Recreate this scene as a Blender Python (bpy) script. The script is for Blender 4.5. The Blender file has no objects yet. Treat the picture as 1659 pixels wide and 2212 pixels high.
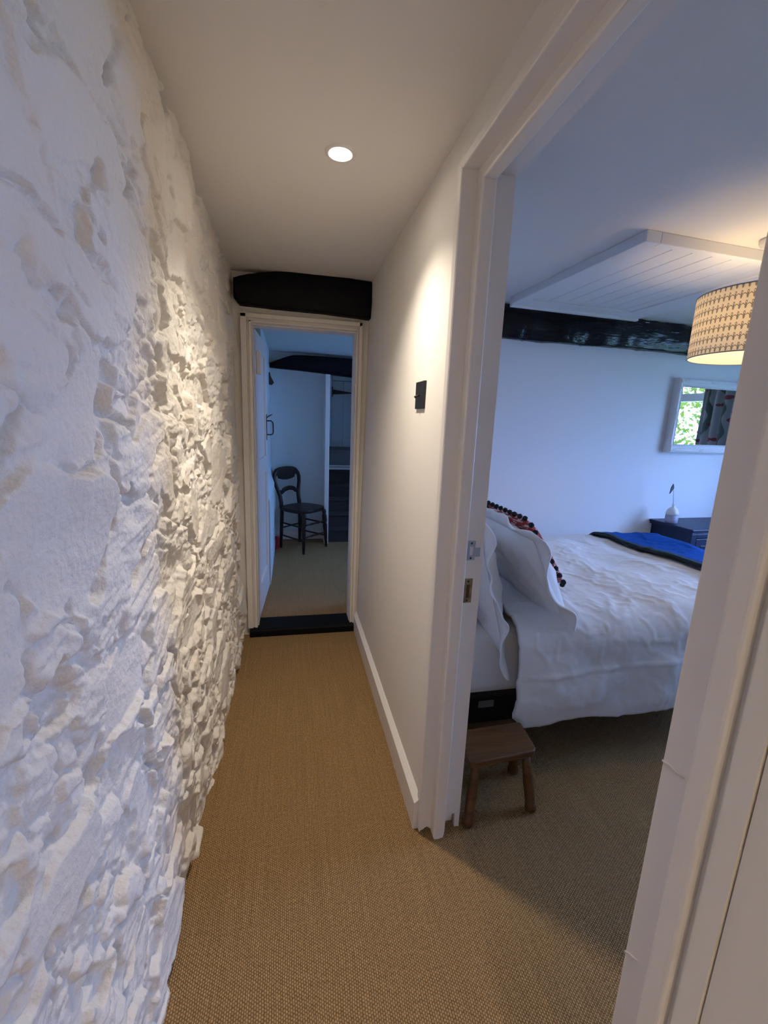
import bpy, math, random
import numpy as np
from mathutils import Vector, Matrix

S = bpy.context.scene
C = S.collection
random.seed(7)

# ------------------------------------------------------------------ camera
FPX, CX, CY, CAMH = 940.0, 829.5, 1106.0, 1.45          # focal length in pixels of a 1659 x 2212 frame
def _n(v): return v / np.linalg.norm(v)
_fw = _n(np.array([627 - CX, 902 - CY, FPX]))            # along the corridor
_dn = np.array([650 - CX, 5600 - CY, FPX]); _dn = _n(_dn - _fw * _dn.dot(_fw))
_rt = np.cross(_dn, _fw)
_M = np.array([_rt, _fw, -_dn])                          # camera axes (right, down, forward) in world
cam = bpy.data.cameras.new('camera'); cam.lens = FPX / 2212 * 36.0; cam.sensor_width = 36.0; cam.sensor_fit = 'AUTO'
cam.clip_start = 0.02
camo = bpy.data.objects.new('camera', cam); C.objects.link(camo)
r, d, f = _M[:, 0], _M[:, 1], _M[:, 2]
camo.matrix_world = Matrix(((r[0], -d[0], -f[0], 0), (r[1], -d[1], -f[1], 0), (r[2], -d[2], -f[2], CAMH), (0, 0, 0, 1)))
S.camera = camo
S.cycles.max_bounces = 7; S.cycles.caustics_reflective = False; S.cycles.caustics_refractive = False
S.cycles.use_light_tree = False               # only a handful of lamps

# ------------------------------------------------------------------ sky, exposure
S.view_settings.view_transform = 'Standard'; S.view_settings.look = 'None'
S.view_settings.gamma = 1.0; S.view_settings.use_curve_mapping = False
S.view_settings.exposure = 0.48
SKY = (0.26, 0.45, 1.0); SKY_STRENGTH = 31.0
w = bpy.data.worlds.new('sky'); S.world = w; w.use_nodes = True
bg = w.node_tree.nodes['Background']; bg.inputs[0].default_value = (*SKY, 1); bg.inputs[1].default_value = SKY_STRENGTH

def portal(name, loc, rot, sx, sy):
    l = bpy.data.lights.new(name, 'AREA'); l.shape = 'RECTANGLE'; l.size = sx; l.size_y = sy
    o = bpy.data.objects.new(name, l); C.objects.link(o); o.location = loc; o.rotation_euler = rot
    l.cycles.is_portal = True
    return o
XW = 4.2                                                 # bedroom window wall
BW_Y0, BW_Y1, BW_Z0, BW_Z1 = 1.05, 2.45, 0.82, 2.06      # bedroom window opening
LW_X, LW_Y0, LW_Y1, LW_Z0, LW_Z1 = 2.4, 3.4, 4.2, 1.25, 1.80   # landing window opening
portal('window_daylight', (XW + 0.30, (BW_Y0 + BW_Y1) / 2, (BW_Z0 + BW_Z1) / 2), (0, math.pi / 2, 0), BW_Z1 - BW_Z0, BW_Y1 - BW_Y0)
portal('landing_daylight', (LW_X + 0.22, (LW_Y0 + LW_Y1) / 2, (LW_Z0 + LW_Z1) / 2), (0, math.pi / 2, 0), LW_Z1 - LW_Z0, LW_Y1 - LW_Y0)

# ------------------------------------------------------------------ noise (numpy)
def _hash(ix, iy, s):
    n = (ix.astype(np.int64) * 374761393 + iy.astype(np.int64) * 668265263 + s * 974711) & 0xffffffff
    n = ((n ^ (n >> 13)) * 1274126177) & 0xffffffff
    return ((n ^ (n >> 16)) & 0xffffff) / float(0x1000000)
def perlin(x, y, s=0):
    x0 = np.floor(x); y0 = np.floor(y); fx = x - x0; fy = y - y0
    def g(i, j):
        a = _hash(x0 + i, y0 + j, s) * 2 * np.pi
        return np.cos(a) * (fx - i) + np.sin(a) * (fy - j)
    u = fx * fx * fx * (fx * (fx * 6 - 15) + 10); v = fy * fy * fy * (fy * (fy * 6 - 15) + 10)
    a = g(0, 0) * (1 - u) + g(1, 0) * u; b = g(0, 1) * (1 - u) + g(1, 1) * u
    return (a * (1 - v) + b * v) * 1.5
def fbm(x, y, o=4, s=0, gain=0.5):
    t = 0; a = 1.0; k = 1.0
    for i in range(o):
        t = t + a * perlin(x * k + 17.3 * i, y * k - 9.1 * i, s + i); a *= gain; k *= 2.03
    return t
def sstep(a, b, x):
    t = np.clip((x - a) / (b - a), 0, 1); return t * t * (3 - 2 * t)
def voronoi(x, y, s=0, jit=0.85):
    x0 = np.floor(x); y0 = np.floor(y)
    f1 = np.full(x.shape, 9.0); f2 = np.full(x.shape, 9.0); idx = np.zeros(x.shape, np.int64); px = np.zeros(x.shape); py = np.zeros(x.shape)
    for i in (-2, -1, 0, 1, 2):
        for j in (-2, -1, 0, 1, 2):
            cx = x0 + i; cy = y0 + j
            qx = cx + 0.5 + (_hash(cx, cy, s) - 0.5) * jit; qy = cy + 0.5 + (_hash(cx, cy, s + 77) - 0.5) * jit
            dd = np.hypot(x - qx, y - qy)
            m = dd < f1
            f2 = np.where(m, f1, np.minimum(f2, dd))
            idx = np.where(m, ((cx + 500) * 4000 + (cy + 500)).astype(np.int64), idx)
            px = np.where(m, qx, px); py = np.where(m, qy, py)
            f1 = np.where(m, dd, f1)
    return f1, f2, idx, px, py

# ------------------------------------------------------------------ materials
def mat(name, col, rough=0.6, metal=0.0, bump=None, var=None, spec=0.5, coat=0.0, sheen=0.0, emit=None):
    """bump=(scale, strength, distance, stretch); var=(scale, colour2, stretch) mixes a second colour by noise"""
    m = bpy.data.materials.new(name); m.use_nodes = True
    nt = m.node_tree; b = nt.nodes['Principled BSDF']
    b.inputs['Base Color'].default_value = (*col, 1); b.inputs['Roughness'].default_value = rough
    b.inputs['Metallic'].default_value = metal; b.inputs['Specular IOR Level'].default_value = spec
    b.inputs['Coat Weight'].default_value = coat; b.inputs['Sheen Weight'].default_value = sheen
    if emit:
        b.inputs['Emission Color'].default_value = (*emit[0], 1); b.inputs['Emission Strength'].default_value = emit[1]
    tc = nt.nodes.new('ShaderNodeTexCoord')
    def noise(scale, stretch, detail=3):
        mp = nt.nodes.new('ShaderNodeMapping'); mp.inputs['Scale'].default_value = stretch
        geo = nt.nodes.new('ShaderNodeNewGeometry')
        nt.links.new(geo.outputs['Position'], mp.inputs[0])
        t = nt.nodes.new('ShaderNodeTexNoise'); t.inputs['Scale'].default_value = scale; t.inputs['Detail'].default_value = detail
        nt.links.new(mp.outputs[0], t.inputs['Vector']); return t
    if var:
        t = noise(var[0], var[2] if len(var) > 2 else (1, 1, 1))
        rp = nt.nodes.new('ShaderNodeValToRGB'); rp.color_ramp.elements[0].position = 0.38; rp.color_ramp.elements[1].position = 0.66
        rp.color_ramp.elements[0].color = (*col, 1); rp.color_ramp.elements[1].color = (*var[1], 1)
        nt.links.new(t.outputs['Fac'], rp.inputs[0]); nt.links.new(rp.outputs[0], b.inputs['Base Color'])
    if bump:
        t = noise(bump[0], bump[3] if len(bump) > 3 else (1, 1, 1), 4 if name == 'limewash' else 3)
        bp = nt.nodes.new('ShaderNodeBump'); bp.inputs['Strength'].default_value = bump[1]; bp.inputs['Distance'].default_value = bump[2]
        nt.links.new(t.outputs['Fac'], bp.inputs['Height']); nt.links.new(bp.outputs[0], b.inputs['Normal'])
    return m
MT = {}
MT['lime'] = mat('limewash', (0.81, 0.775, 0.725), 0.85, bump=(80, 0.8, 0.005), var=(5, (0.82, 0.755, 0.68)), spec=0.25)
MT['wall'] = mat('wall_paint', (0.80, 0.765, 0.715), 0.7, bump=(140, 0.08, 0.001), spec=0.3)
MT['ceil'] = mat('ceiling_paint', (0.78, 0.745, 0.705), 0.8, bump=(60, 0.06, 0.001), spec=0.25)
MT['bwall'] = mat('bedroom_wall_paint', (0.78, 0.77, 0.77), 0.75, bump=(120, 0.08, 0.001), spec=0.3)
MT['lwall'] = mat('landing_wall_paint', (0.66, 0.755, 0.78), 0.75, bump=(120, 0.08, 0.001), spec=0.3)
MT['trim'] = mat('white_gloss_paint', (0.78, 0.74, 0.705), 0.42, bump=(25, 0.05, 0.002, (1, 1, 0.15)))
MT['beam'] = mat('black_beam_paint', (0.003, 0.004, 0.007), 0.2, bump=(34, 0.55, 0.012, (0.3, 1.5, 1.5)), spec=0.35)
MT['beamd'] = mat('black_beam_matt', (0.003, 0.0035, 0.006), 0.6, bump=(14, 0.5, 0.015, (0.35, 1.6, 1.6)), spec=0.15)
MT['black'] = mat('black_iron', (0.01, 0.01, 0.012), 0.45)
MT['switch'] = mat('black_switch_metal', (0.012, 0.012, 0.013), 0.5)
MT['tread'] = mat('black_threshold_paint', (0.004, 0.005, 0.006), 0.55, bump=(30, 0.3, 0.004), spec=0.12)
MT['steel'] = mat('brushed_steel', (0.45, 0.45, 0.44), 0.35, 0.9, bump=(80, 0.15, 0.001))
MT['brass'] = mat('tarnished_brass', (0.42, 0.33, 0.18), 0.4, 0.85, var=(30, (0.25, 0.19, 0.1)))
MT['oak'] = mat('oak_stool', (0.14, 0.058, 0.013), 0.45, bump=(18, 0.3, 0.004, (0.4, 4, 4)), var=(9, (0.075, 0.028, 0.006), (0.5, 5, 5)))
MT['oakdark'] = mat('dark_oak', (0.07, 0.03, 0.012), 0.5, bump=(18, 0.3, 0.004))
MT['ebony'] = mat('dark_chair_wood', (0.014, 0.009, 0.006), 0.34, bump=(20, 0.15, 0.003), spec=0.35)
MT['linen'] = mat('white_cotton', (0.86, 0.85, 0.835), 0.85, bump=(22, 0.2, 0.006), spec=0.2)
MT['sheet'] = mat('cream_sheet', (0.76, 0.745, 0.71), 0.85, bump=(14, 0.3, 0.01), spec=0.2)
MT['blue'] = mat('blue_velvet', (0.004, 0.062, 0.30), 0.85, bump=(60, 0.35, 0.004), var=(22, (0.008, 0.085, 0.38), (1, 3, 1)), spec=0.1)
MT['teal'] = mat('dark_teal_velvet', (0.006, 0.02, 0.03), 0.8, bump=(60, 0.3, 0.003))
MT['navy'] = mat('navy_paint', (0.004, 0.015, 0.055), 0.42, bump=(20, 0.06, 0.002))
MT['ceramic'] = mat('white_ceramic', (0.8, 0.79, 0.78), 0.35)
MT['ceramicb'] = mat('lavender_ceramic', (0.34, 0.35, 0.44), 0.45)
MT['stem'] = mat('dry_stem', (0.05, 0.07, 0.07), 0.7)
MT['leafd'] = mat('dark_leaf', (0.02, 0.03, 0.035), 0.6)
MT['frame'] = mat('white_mirror_frame', (0.74, 0.735, 0.72), 0.45, bump=(40, 0.2, 0.003))
MT['glass'] = mat('mirror_glass', (0.92, 0.94, 0.94), 0.01, 1.0)
MT['red'] = mat('red_plastic', (0.32, 0.012, 0.02), 0.4)
MT['pom'] = mat('black_pompom_wool', (0.012, 0.013, 0.018), 0.95, bump=(160, 1.0, 0.01))
MT['darkbox'] = mat('black_box_plastic', (0.008, 0.009, 0.011), 0.5)
MT['label'] = mat('grey_label', (0.25, 0.25, 0.25), 0.6)
MT['divan'] = mat('dark_grey_divan', (0.03, 0.03, 0.034), 0.9)
MT['hatch'] = mat('hatch_paint', (0.76, 0.75, 0.755), 0.5, bump=(40, 0.05, 0.001))
MT['bulb'] = mat('lamp_bulb_glass', (0.9, 0.85, 0.7), 0.3, emit=((1.0, 0.75, 0.46), 85.0))
MT['lens'] = mat('downlight_lens', (0.9, 0.9, 0.9), 0.3, emit=((1.0, 0.90, 0.74), 60.0))
MT['cord'] = mat('white_flex', (0.7, 0.68, 0.65), 0.5)
MT['stair'] = mat('dark_stair_carpet', (0.032, 0.029, 0.027), 0.95, bump=(180, 0.6, 0.004))
MT['stairb'] = mat('blue_grey_stair_carpet', (0.17, 0.18, 0.19), 0.95, bump=(180, 0.6, 0.004))
MT['grass'] = mat('garden_grass', (0.08, 0.17, 0.04), 0.9, var=(4, (0.14, 0.22, 0.06)))

def carpet_mat():
    m = bpy.data.materials.new('sisal_carpet'); m.use_nodes = True; nt = m.node_tree; b = nt.nodes['Principled BSDF']
    N = nt.nodes.new; L = nt.links.new
    geo = N('ShaderNodeNewGeometry')
    wob = N('ShaderNodeTexNoise'); wob.inputs['Scale'].default_value = 7; wob.inputs['Detail'].default_value = 2
    L(geo.outputs['Position'], wob.inputs['Vector'])
    add = N('ShaderNodeVectorMath'); add.operation = 'MULTIPLY_ADD'
    add.inputs[1].default_value = (0.02, 0.02, 0); L(wob.outputs['Color'], add.inputs[0]); L(geo.outputs['Position'], add.inputs[2])
    mp = N('ShaderNodeMapping'); mp.inputs['Scale'].default_value = (170, 128, 1); mp.inputs['Rotation'].default_value = (0, 0, 0.02)
    L(add.outputs[0], mp.inputs[0])
    # weave of little loops: staggered columns
    sep = N('ShaderNodeSeparateXYZ'); L(mp.outputs[0], sep.inputs[0])
    fl = N('ShaderNodeMath'); fl.operation = 'FLOOR'; L(sep.outputs[0], fl.inputs[0])
    hf = N('ShaderNodeMath'); hf.operation = 'MULTIPLY'; hf.inputs[1].default_value = 0.5; L(fl.outputs[0], hf.inputs[0])
    ys = N('ShaderNodeMath'); ys.operation = 'ADD'; L(sep.outputs[1], ys.inputs[0]); L(hf.outputs[0], ys.inputs[1])
    def bumpy(src):
        fr = N('ShaderNodeMath'); fr.operation = 'FRACT'; L(src, fr.inputs[0])
        mm = N('ShaderNodeMath'); mm.operation = 'MULTIPLY'; mm.inputs[1].default_value = math.pi; L(fr.outputs[0], mm.inputs[0])
        sn = N('ShaderNodeMath'); sn.operation = 'SINE'; L(mm.outputs[0], sn.inputs[0]); return sn.outputs[0]
    hx = bumpy(sep.outputs[0]); hy = bumpy(ys.outputs[0])
    h = N('ShaderNodeMath'); h.operation = 'MULTIPLY'; L(hx, h.inputs[0]); L(hy, h.inputs[1])
    vor = N('ShaderNodeTexNoise'); vor.inputs['Scale'].default_value = 120; vor.inputs['Detail'].default_value = 3; L(geo.outputs['Position'], vor.inputs['Vector'])
    h2 = N('ShaderNodeMath'); h2.operation = 'MULTIPLY_ADD'; h2.inputs[1].default_value = 1.1; L(vor.outputs['Fac'], h2.inputs[0]); L(h.outputs[0], h2.inputs[2])
    rp = N('ShaderNodeValToRGB'); e = rp.color_ramp.elements
    e[0].position = 0.35; e[0].color = (0.215, 0.121, 0.045, 1); e[1].position = 1.0; e[1].color = (0.60, 0.392, 0.190, 1)
    mr = N('ShaderNodeMapRange'); mr.inputs['From Max'].default_value = 1.6; L(h2.outputs[0], mr.inputs[0])
    L(mr.outputs[0], rp.inputs[0])
    # lengthwise yarn streaks
    st = N('ShaderNodeMapping'); st.inputs['Scale'].default_value = (130, 2.2, 1); L(geo.outputs['Position'], st.inputs[0])
    sn = N('ShaderNodeTexNoise'); sn.inputs['Scale'].default_value = 1; sn.inputs['Detail'].default_value = 4; L(st.outputs[0], sn.inputs['Vector'])
    sr = N('ShaderNodeMapRange'); sr.inputs['From Min'].default_value = 0.3; sr.inputs['From Max'].default_value = 0.7
    sr.inputs['To Min'].default_value = 0.90; sr.inputs['To Max'].default_value = 1.10; L(sn.outputs['Fac'], sr.inputs[0])
    mx = N('ShaderNodeVectorMath'); mx.operation = 'SCALE'; L(rp.outputs[0], mx.inputs[0]); L(sr.outputs[0], mx.inputs['Scale'])
    L(mx.outputs[0], b.inputs['Base Color'])
    bp = N('ShaderNodeBump'); bp.inputs['Strength'].default_value = 0.8; bp.inputs['Distance'].default_value = 0.004
    L(h2.outputs[0], bp.inputs['Height']); L(bp.outputs[0], b.inputs['Normal'])
    b.inputs['Roughness'].default_value = 0.95; b.inputs['Specular IOR Level'].default_value = 0.15
    return m
MT['carpet'] = carpet_mat()

def pattern_mat(name, kind):
    """flat prints: the lampshade's motif, the ikat cushion and the floral curtain"""
    m = bpy.data.materials.new(name); m.use_nodes = True; nt = m.node_tree; b = nt.nodes['Principled BSDF']
    N = nt.nodes.new; L = nt.links.new
    def math_(op, a, bb=None, c=None):
        n = N('ShaderNodeMath'); n.operation = op
        for i, v in enumerate((a, bb, c)):
            if v is None: continue
            if isinstance(v, (int, float)): n.inputs[i].default_value = v
            else: L(v, n.inputs[i])
        return n.outputs[0]
    uv = N('ShaderNodeUVMap'); sep = N('ShaderNodeSeparateXYZ'); L(uv.outputs[0], sep.inputs[0]); u, v = sep.outputs[0], sep.outputs[1]
    mix = N('ShaderNodeMix'); mix.data_type = 'RGBA'
    if kind == 'shade':
        cu = math_('MULTIPLY', u, 72.0); cv = math_('MULTIPLY', v, 6.5)
        fu = math_('SUBTRACT', math_('FRACT', cu), 0.5); fv = math_('DIVIDE', math_('SUBTRACT', math_('FRACT', cv), 0.06), 0.86)
        au = math_('ABSOLUTE', fu)
        # zigzag line, a ring above it and a drop below it in each cell
        zig = math_('ABSOLUTE', math_('SUBTRACT', fv, math_('ADD', 0.36, math_('MULTIPLY', au, 0.5))))
        l1 = math_('LESS_THAN', zig, 0.06)
        dy = math_('MULTIPLY', math_('SUBTRACT', fv, 0.70), 0.75)
        rr = math_('SQRT', math_('ADD', math_('MULTIPLY', au, au), math_('MULTIPLY', dy, dy)))
        l2 = math_('LESS_THAN', math_('ABSOLUTE', math_('SUBTRACT', rr, 0.13)), 0.05)
        du = math_('SUBTRACT', 0.5, au); dv = math_('MULTIPLY', math_('SUBTRACT', fv, 0.30), 0.6)
        d2 = math_('SQRT', math_('ADD', math_('MULTIPLY', au, au), math_('MULTIPLY', dv, dv)))
        l3 = math_('LESS_THAN', d2, 0.17)
        stem = math_('MULTIPLY', math_('LESS_THAN', au, 0.06), math_('LESS_THAN', math_('ABSOLUTE', math_('SUBTRACT', fv, 0.42)), 0.22))
        k = math_('MAXIMUM', math_('MAXIMUM', l1, l2), math_('MAXIMUM', l3, stem))
        L(k, mix.inputs['Factor']); mix.inputs['A'].default_value = (0.90, 0.82, 0.68, 1); mix.inputs['B'].default_value = (0.30, 0.26, 0.23, 1)
        nt.nodes.remove(b)
        d = N('ShaderNodeBsdfDiffuse'); t = N('ShaderNodeBsdfTranslucent'); ms = N('ShaderNodeMixShader'); ms.inputs[0].default_value = 0.4
        L(mix.outputs['Result'], d.inputs[0]); L(mix.outputs['Result'], t.inputs[0]); L(d.outputs[0], ms.inputs[1]); L(t.outputs[0], ms.inputs[2])
        L(ms.outputs[0], nt.nodes['Material Output'].inputs[0]); return m
    if kind == 'ikat':
        mp = N('ShaderNodeMapping'); mp.inputs['Scale'].default_value = (5, 26, 1); L(uv.outputs[0], mp.inputs[0])
        t = N('ShaderNodeTexNoise'); t.inputs['Scale'].default_value = 1.6; t.inputs['Detail'].default_value = 1; L(mp.outputs[0], t.inputs['Vector'])
        k = math_('GREATER_THAN', t.outputs['Fac'], 0.53)
        L(k, mix.inputs['Factor']); mix.inputs['A'].default_value = (0.36, 0.035, 0.03, 1); mix.inputs['B'].default_value = (0.62, 0.50, 0.46, 1)
    if kind == 'floral':
        mp = N('ShaderNodeMapping'); mp.inputs['Scale'].default_value = (10, 12, 1); L(uv.outputs[0], mp.inputs[0])
        vo = N('ShaderNodeTexVoronoi'); vo.inputs['Scale'].default_value = 1.0; L(mp.outputs[0], vo.inputs['Vector'])
        no = N('ShaderNodeTexNoise'); no.inputs['Scale'].default_value = 9.0; L(uv.outputs[0], no.inputs['Vector'])
        k = math_('LESS_THAN', math_('ADD', vo.outputs['Distance'], math_('MULTIPLY', no.outputs['Fac'], 0.5)), 0.5)
        wv = N('ShaderNodeTexWave'); wv.inputs['Scale'].default_value = 2.2; wv.inputs['Distortion'].default_value = 7; L(uv.outputs[0], wv.inputs['Vector'])
        k2 = math_('GREATER_THAN', wv.outputs['Fac'], 0.9)
        mx2 = N('ShaderNodeMix'); mx2.data_type = 'RGBA'; L(k2, mx2.inputs['Factor'])
        mx2.inputs['A'].default_value = (0.45, 0.44, 0.42, 1); mx2.inputs['B'].default_value = (0.12, 0.16, 0.13, 1)
        L(k, mix.inputs['Factor']); L(mx2.outputs['Result'], mix.inputs['A']); mix.inputs['B'].default_value = (0.30, 0.06, 0.07, 1)
    L(mix.outputs['Result'], b.inputs['Base Color']); b.inputs['Roughness'].default_value = 0.9
    return m
MT['shade'] = pattern_mat('lampshade_print', 'shade')
def lining_mat():
    m = bpy.data.materials.new('shade_lining'); m.use_nodes = True; nt = m.node_tree; nt.nodes.remove(nt.nodes['Principled BSDF'])
    d = nt.nodes.new('ShaderNodeBsdfDiffuse'); t = nt.nodes.new('ShaderNodeBsdfTranslucent'); ms = nt.nodes.new('ShaderNodeMixShader'); ms.inputs[0].default_value = 0.45
    d.inputs[0].default_value = (0.85, 0.80, 0.66, 1); t.inputs[0].default_value = (0.85, 0.78, 0.62, 1)
    nt.links.new(d.outputs[0], ms.inputs[1]); nt.links.new(t.outputs[0], ms.inputs[2]); nt.links.new(ms.outputs[0], nt.nodes['Material Output'].inputs[0])
    return m
MT['lining'] = lining_mat()
MT['ikat'] = pattern_mat('red_ikat_cotton', 'ikat')
MT['floral'] = pattern_mat('floral_curtain_print', 'floral')
def leaf_mat():
    m = bpy.data.materials.new('hedge_leaf'); m.use_nodes = True; nt = m.node_tree
    nt.nodes.remove(nt.nodes['Principled BSDF'])
    d = nt.nodes.new('ShaderNodeBsdfDiffuse'); t = nt.nodes.new('ShaderNodeBsdfTranslucent'); ms = nt.nodes.new('ShaderNodeMixShader')
    d.inputs[0].default_value = (0.045, 0.062, 0.010, 1); t.inputs[0].default_value = (0.10, 0.11, 0.012, 1)
    ms.inputs[0].default_value = 0.5
    nt.links.new(d.outputs[0], ms.inputs[1]); nt.links.new(t.outputs[0], ms.inputs[2]); nt.links.new(ms.outputs[0], nt.nodes['Material Output'].inputs[0])
    return m
MT['leaf'] = leaf_mat()
def pane_mat():
    m = bpy.data.materials.new('window_pane'); m.use_nodes = True; nt = m.node_tree
    nt.nodes.remove(nt.nodes['Principled BSDF'])
    t = nt.nodes.new('ShaderNodeBsdfTransparent'); g = nt.nodes.new('ShaderNodeBsdfGlossy'); g.inputs['Roughness'].default_value = 0.02
    ms = nt.nodes.new('ShaderNodeMixShader'); ms.inputs[0].default_value = 0.05
    nt.links.new(t.outputs[0], ms.inputs[1]); nt.links.new(g.outputs[0], ms.inputs[2]); nt.links.new(ms.outputs[0], nt.nodes['Material Output'].inputs[0])
    return m
MT['pane'] = pane_mat()

# ------------------------------------------------------------------ mesh helpers
OFF = {}
def thing(name, label, cat, loc=(0, 0, 0), rotz=0.0, group=None):
    o = bpy.data.objects.new(name, None); C.objects.link(o); o.location = loc; o.rotation_euler = (0, 0, rotz)
    o.empty_display_size = 0.05
    o['label'] = label; o['category'] = cat
    if group: o['group'] = group
    OFF[o.name] = Vector(loc); return o
def structure(o, label=None):
    o['kind'] = 'structure'
    if label: o['label'] = label
    return o
def troot(name, label=None, loc=(0, 0, 0)):
    o = bpy.data.objects.new(name, None); C.objects.link(o); o.location = loc; o.empty_display_size = 0.05
    OFF[o.name] = Vector(loc); return structure(o, label)
def tag(o, label, cat, group=None):
    o['label'] = label; o['category'] = cat
    if group: o['group'] = group
    return o

class MB:
    def __init__(s): s.v = []; s.f = []; s.uv = None
    def add(s, vs, fs):
        n = len(s.v); s.v += [tuple(p) for p in vs]; s.f += [tuple(i + n for i in q) for q in fs]; return s
    def box(s, x0, x1, y0, y1, z0, z1):
        return s.add([(x0, y0, z0), (x1, y0, z0), (x1, y1, z0), (x0, y1, z0), (x0, y0, z1), (x1, y0, z1), (x1, y1, z1), (x0, y1, z1)],
                     [(0, 3, 2, 1), (4, 5, 6, 7), (0, 1, 5, 4), (1, 2, 6, 5), (2, 3, 7, 6), (3, 0, 4, 7)])
    def prism(s, poly, axis, a, b):
        """poly: 2d points; axis 0: (y,z) along x; 1: (x,z) along y; 2: (x,y) along z"""
        def P(p, t): return {0: (t, p[0], p[1]), 1: (p[0], t, p[1]), 2: (p[0], p[1], t)}[axis]
        n = len(poly)
        vs = [P(p, a) for p in poly] + [P(p, b) for p in poly]
        return s.add(vs, [tuple(range(n)), tuple(range(2 * n - 1, n - 1, -1))] + [(i, i + n, (i + 1) % n + n, (i + 1) % n) for i in range(n)])
    def tube(s, pts, rad, n=10, cap=True, squash=None):
        pts = [Vector(p) for p in pts]; rad = rad if isinstance(rad, (list, tuple)) else [rad] * len(pts)
        rings = []; prev = None
        for i, p in enumerate(pts):
            t = (pts[min(i + 1, len(pts) - 1)] - pts[max(i - 1, 0)]).normalized()
            if prev is None:
                a = Vector((0, 0, 1)) if abs(t.z) < 0.9 else Vector((1, 0, 0)); u = t.cross(a).normalized()
            else:
                u = (prev - t * prev.dot(t)).normalized()
            prev = u; w2 = t.cross(u)
            rings.append([p + (u * math.cos(2 * math.pi * k / n) + w2 * math.sin(2 * math.pi * k / n)) * rad[i] for k in range(n)])
        vs = [q for rg in rings for q in rg]; fs = []
        for i in range(len(rings) - 1):
            for k in range(n): fs.append((i * n + k, i * n + (k + 1) % n, (i + 1) * n + (k + 1) % n, (i + 1) * n + k))
        if cap: fs += [tuple(range(n - 1, -1, -1)), tuple((len(rings) - 1) * n + k for k in range(n))]
        return s.add(vs, fs)
    def lathe(s, prof, c=(0, 0, 0), n=32, cap=True):
        vs = []; fs = []
        for (rr, z) in prof:
            for k in range(n):
                a = 2 * math.pi * k / n; vs.append((c[0] + rr * math.cos(a), c[1] + rr * math.sin(a), c[2] + z))
        m = len(prof)
        for i in range(m - 1):
            for k in range(n): fs.append((i * n + k, i * n + (k + 1) % n, (i + 1) * n + (k + 1) % n, (i + 1) * n + k))
        if cap: fs += [tuple(range(n - 1, -1, -1)), tuple((m - 1) * n + k for k in range(n))]
        return s.add(vs, fs)
    def ball(s, c, r_, nu=12, nv=8, jit=0.0, sc=(1, 1, 1)):
        vs = [(c[0], c[1], c[2] - r_ * sc[2])]; fs = []
        for i in range(1, nv):
            a = math.pi * i / nv - math.pi / 2
            for k in range(nu):
                b = 2 * math.pi * k / nu; q = r_ * (1 + random.uniform(-jit, jit))
                vs.append((c[0] + q * sc[0] * math.cos(a) * math.cos(b), c[1] + q * sc[1] * math.cos(a) * math.sin(b), c[2] + q * sc[2] * math.sin(a)))
        vs.append((c[0], c[1], c[2] + r_ * sc[2]))
        for k in range(nu): fs.append((0, 1 + (k + 1) % nu, 1 + k))
        for i in range(nv - 2):
            for k in range(nu):
                a0 = 1 + i * nu; fs.append((a0 + k, a0 + (k + 1) % nu, a0 + nu + (k + 1) % nu, a0 + nu + k))
        t = 1 + (nv - 2) * nu
        for k in range(nu): fs.append((t + k, t + (k + 1) % nu, len(vs) - 1))
        return s.add(vs, fs)
    def build(s, name, material, parent=None, local=False, smooth=False, bevel=0.0, seg=2, base=None, auto=None):
        """vertices are world coordinates unless local; a child subtracts its root's place, a top-level mesh gets its origin at its base"""
        me = bpy.data.meshes.new(name)
        V = np.array(s.v, float)
        o = bpy.data.objects.new(name, me)
        if parent is not None:
            if not local:
                root = parent
                while root.parent: root = root.parent
                V = V - np.array(OFF.get(root.name, root.location))
        else:
            b = base if base is not None else ((V[:, 0].min() + V[:, 0].max()) / 2, (V[:, 1].min() + V[:, 1].max()) / 2, V[:, 2].min())
            V = V - np.array(b); o.location = b; 
        me.from_pydata([tuple(p) for p in V], [], s.f); me.update()
        if s.uv is not None:
            ul = me.uv_layers.new(name='UVMap')
            for lp in me.loops: ul.data[lp.index].uv = s.uv[lp.vertex_index]
        me.materials.append(MT[material] if isinstance(material, str) else material)
        C.objects.link(o)
        if parent is None: OFF[o.name] = Vector(o.location)
        else: o.parent = parent
        import bmesh
        bm = bmesh.new(); bm.from_mesh(me); bmesh.ops.recalc_face_normals(bm, faces=bm.faces); bm.to_mesh(me); bm.free()
        if smooth:
            me.polygons.foreach_set('use_smooth', [True] * len(me.polygons))
        if bevel:
            md = o.modifiers.new('bevel', 'BEVEL'); md.width = bevel; md.segments = seg; md.limit_method = 'ANGLE'; md.angle_limit = 0.6
        return o

def gridmesh(P, uv=None):
    """P: array (nu, nv, 3)"""
    m = MB(); nu, nv = P.shape[:2]
    m.v = [tuple(p) for p in P.reshape(-1, 3)]
    m.f = [(i * nv + j, (i + 1) * nv + j, (i + 1) * nv + j + 1, i * nv + j + 1) for i in range(nu - 1) for j in range(nv - 1)]
    if uv is not None: m.uv = [tuple(q) for q in uv.reshape(-1, 2)]
    return m

def ray(x, y):
    return _M @ np.array([x - CX, y - CY, FPX])
def on_y(x, y, Y):
    dd = ray(x, y); t = Y / dd[1]; return (dd[0] * t, Y, CAMH + dd[2] * t)
def on_z(x, y, Z):
    dd = ray(x, y); t = (Z - CAMH) / dd[2]; return (dd[0] * t, dd[1] * t, Z)

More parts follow.
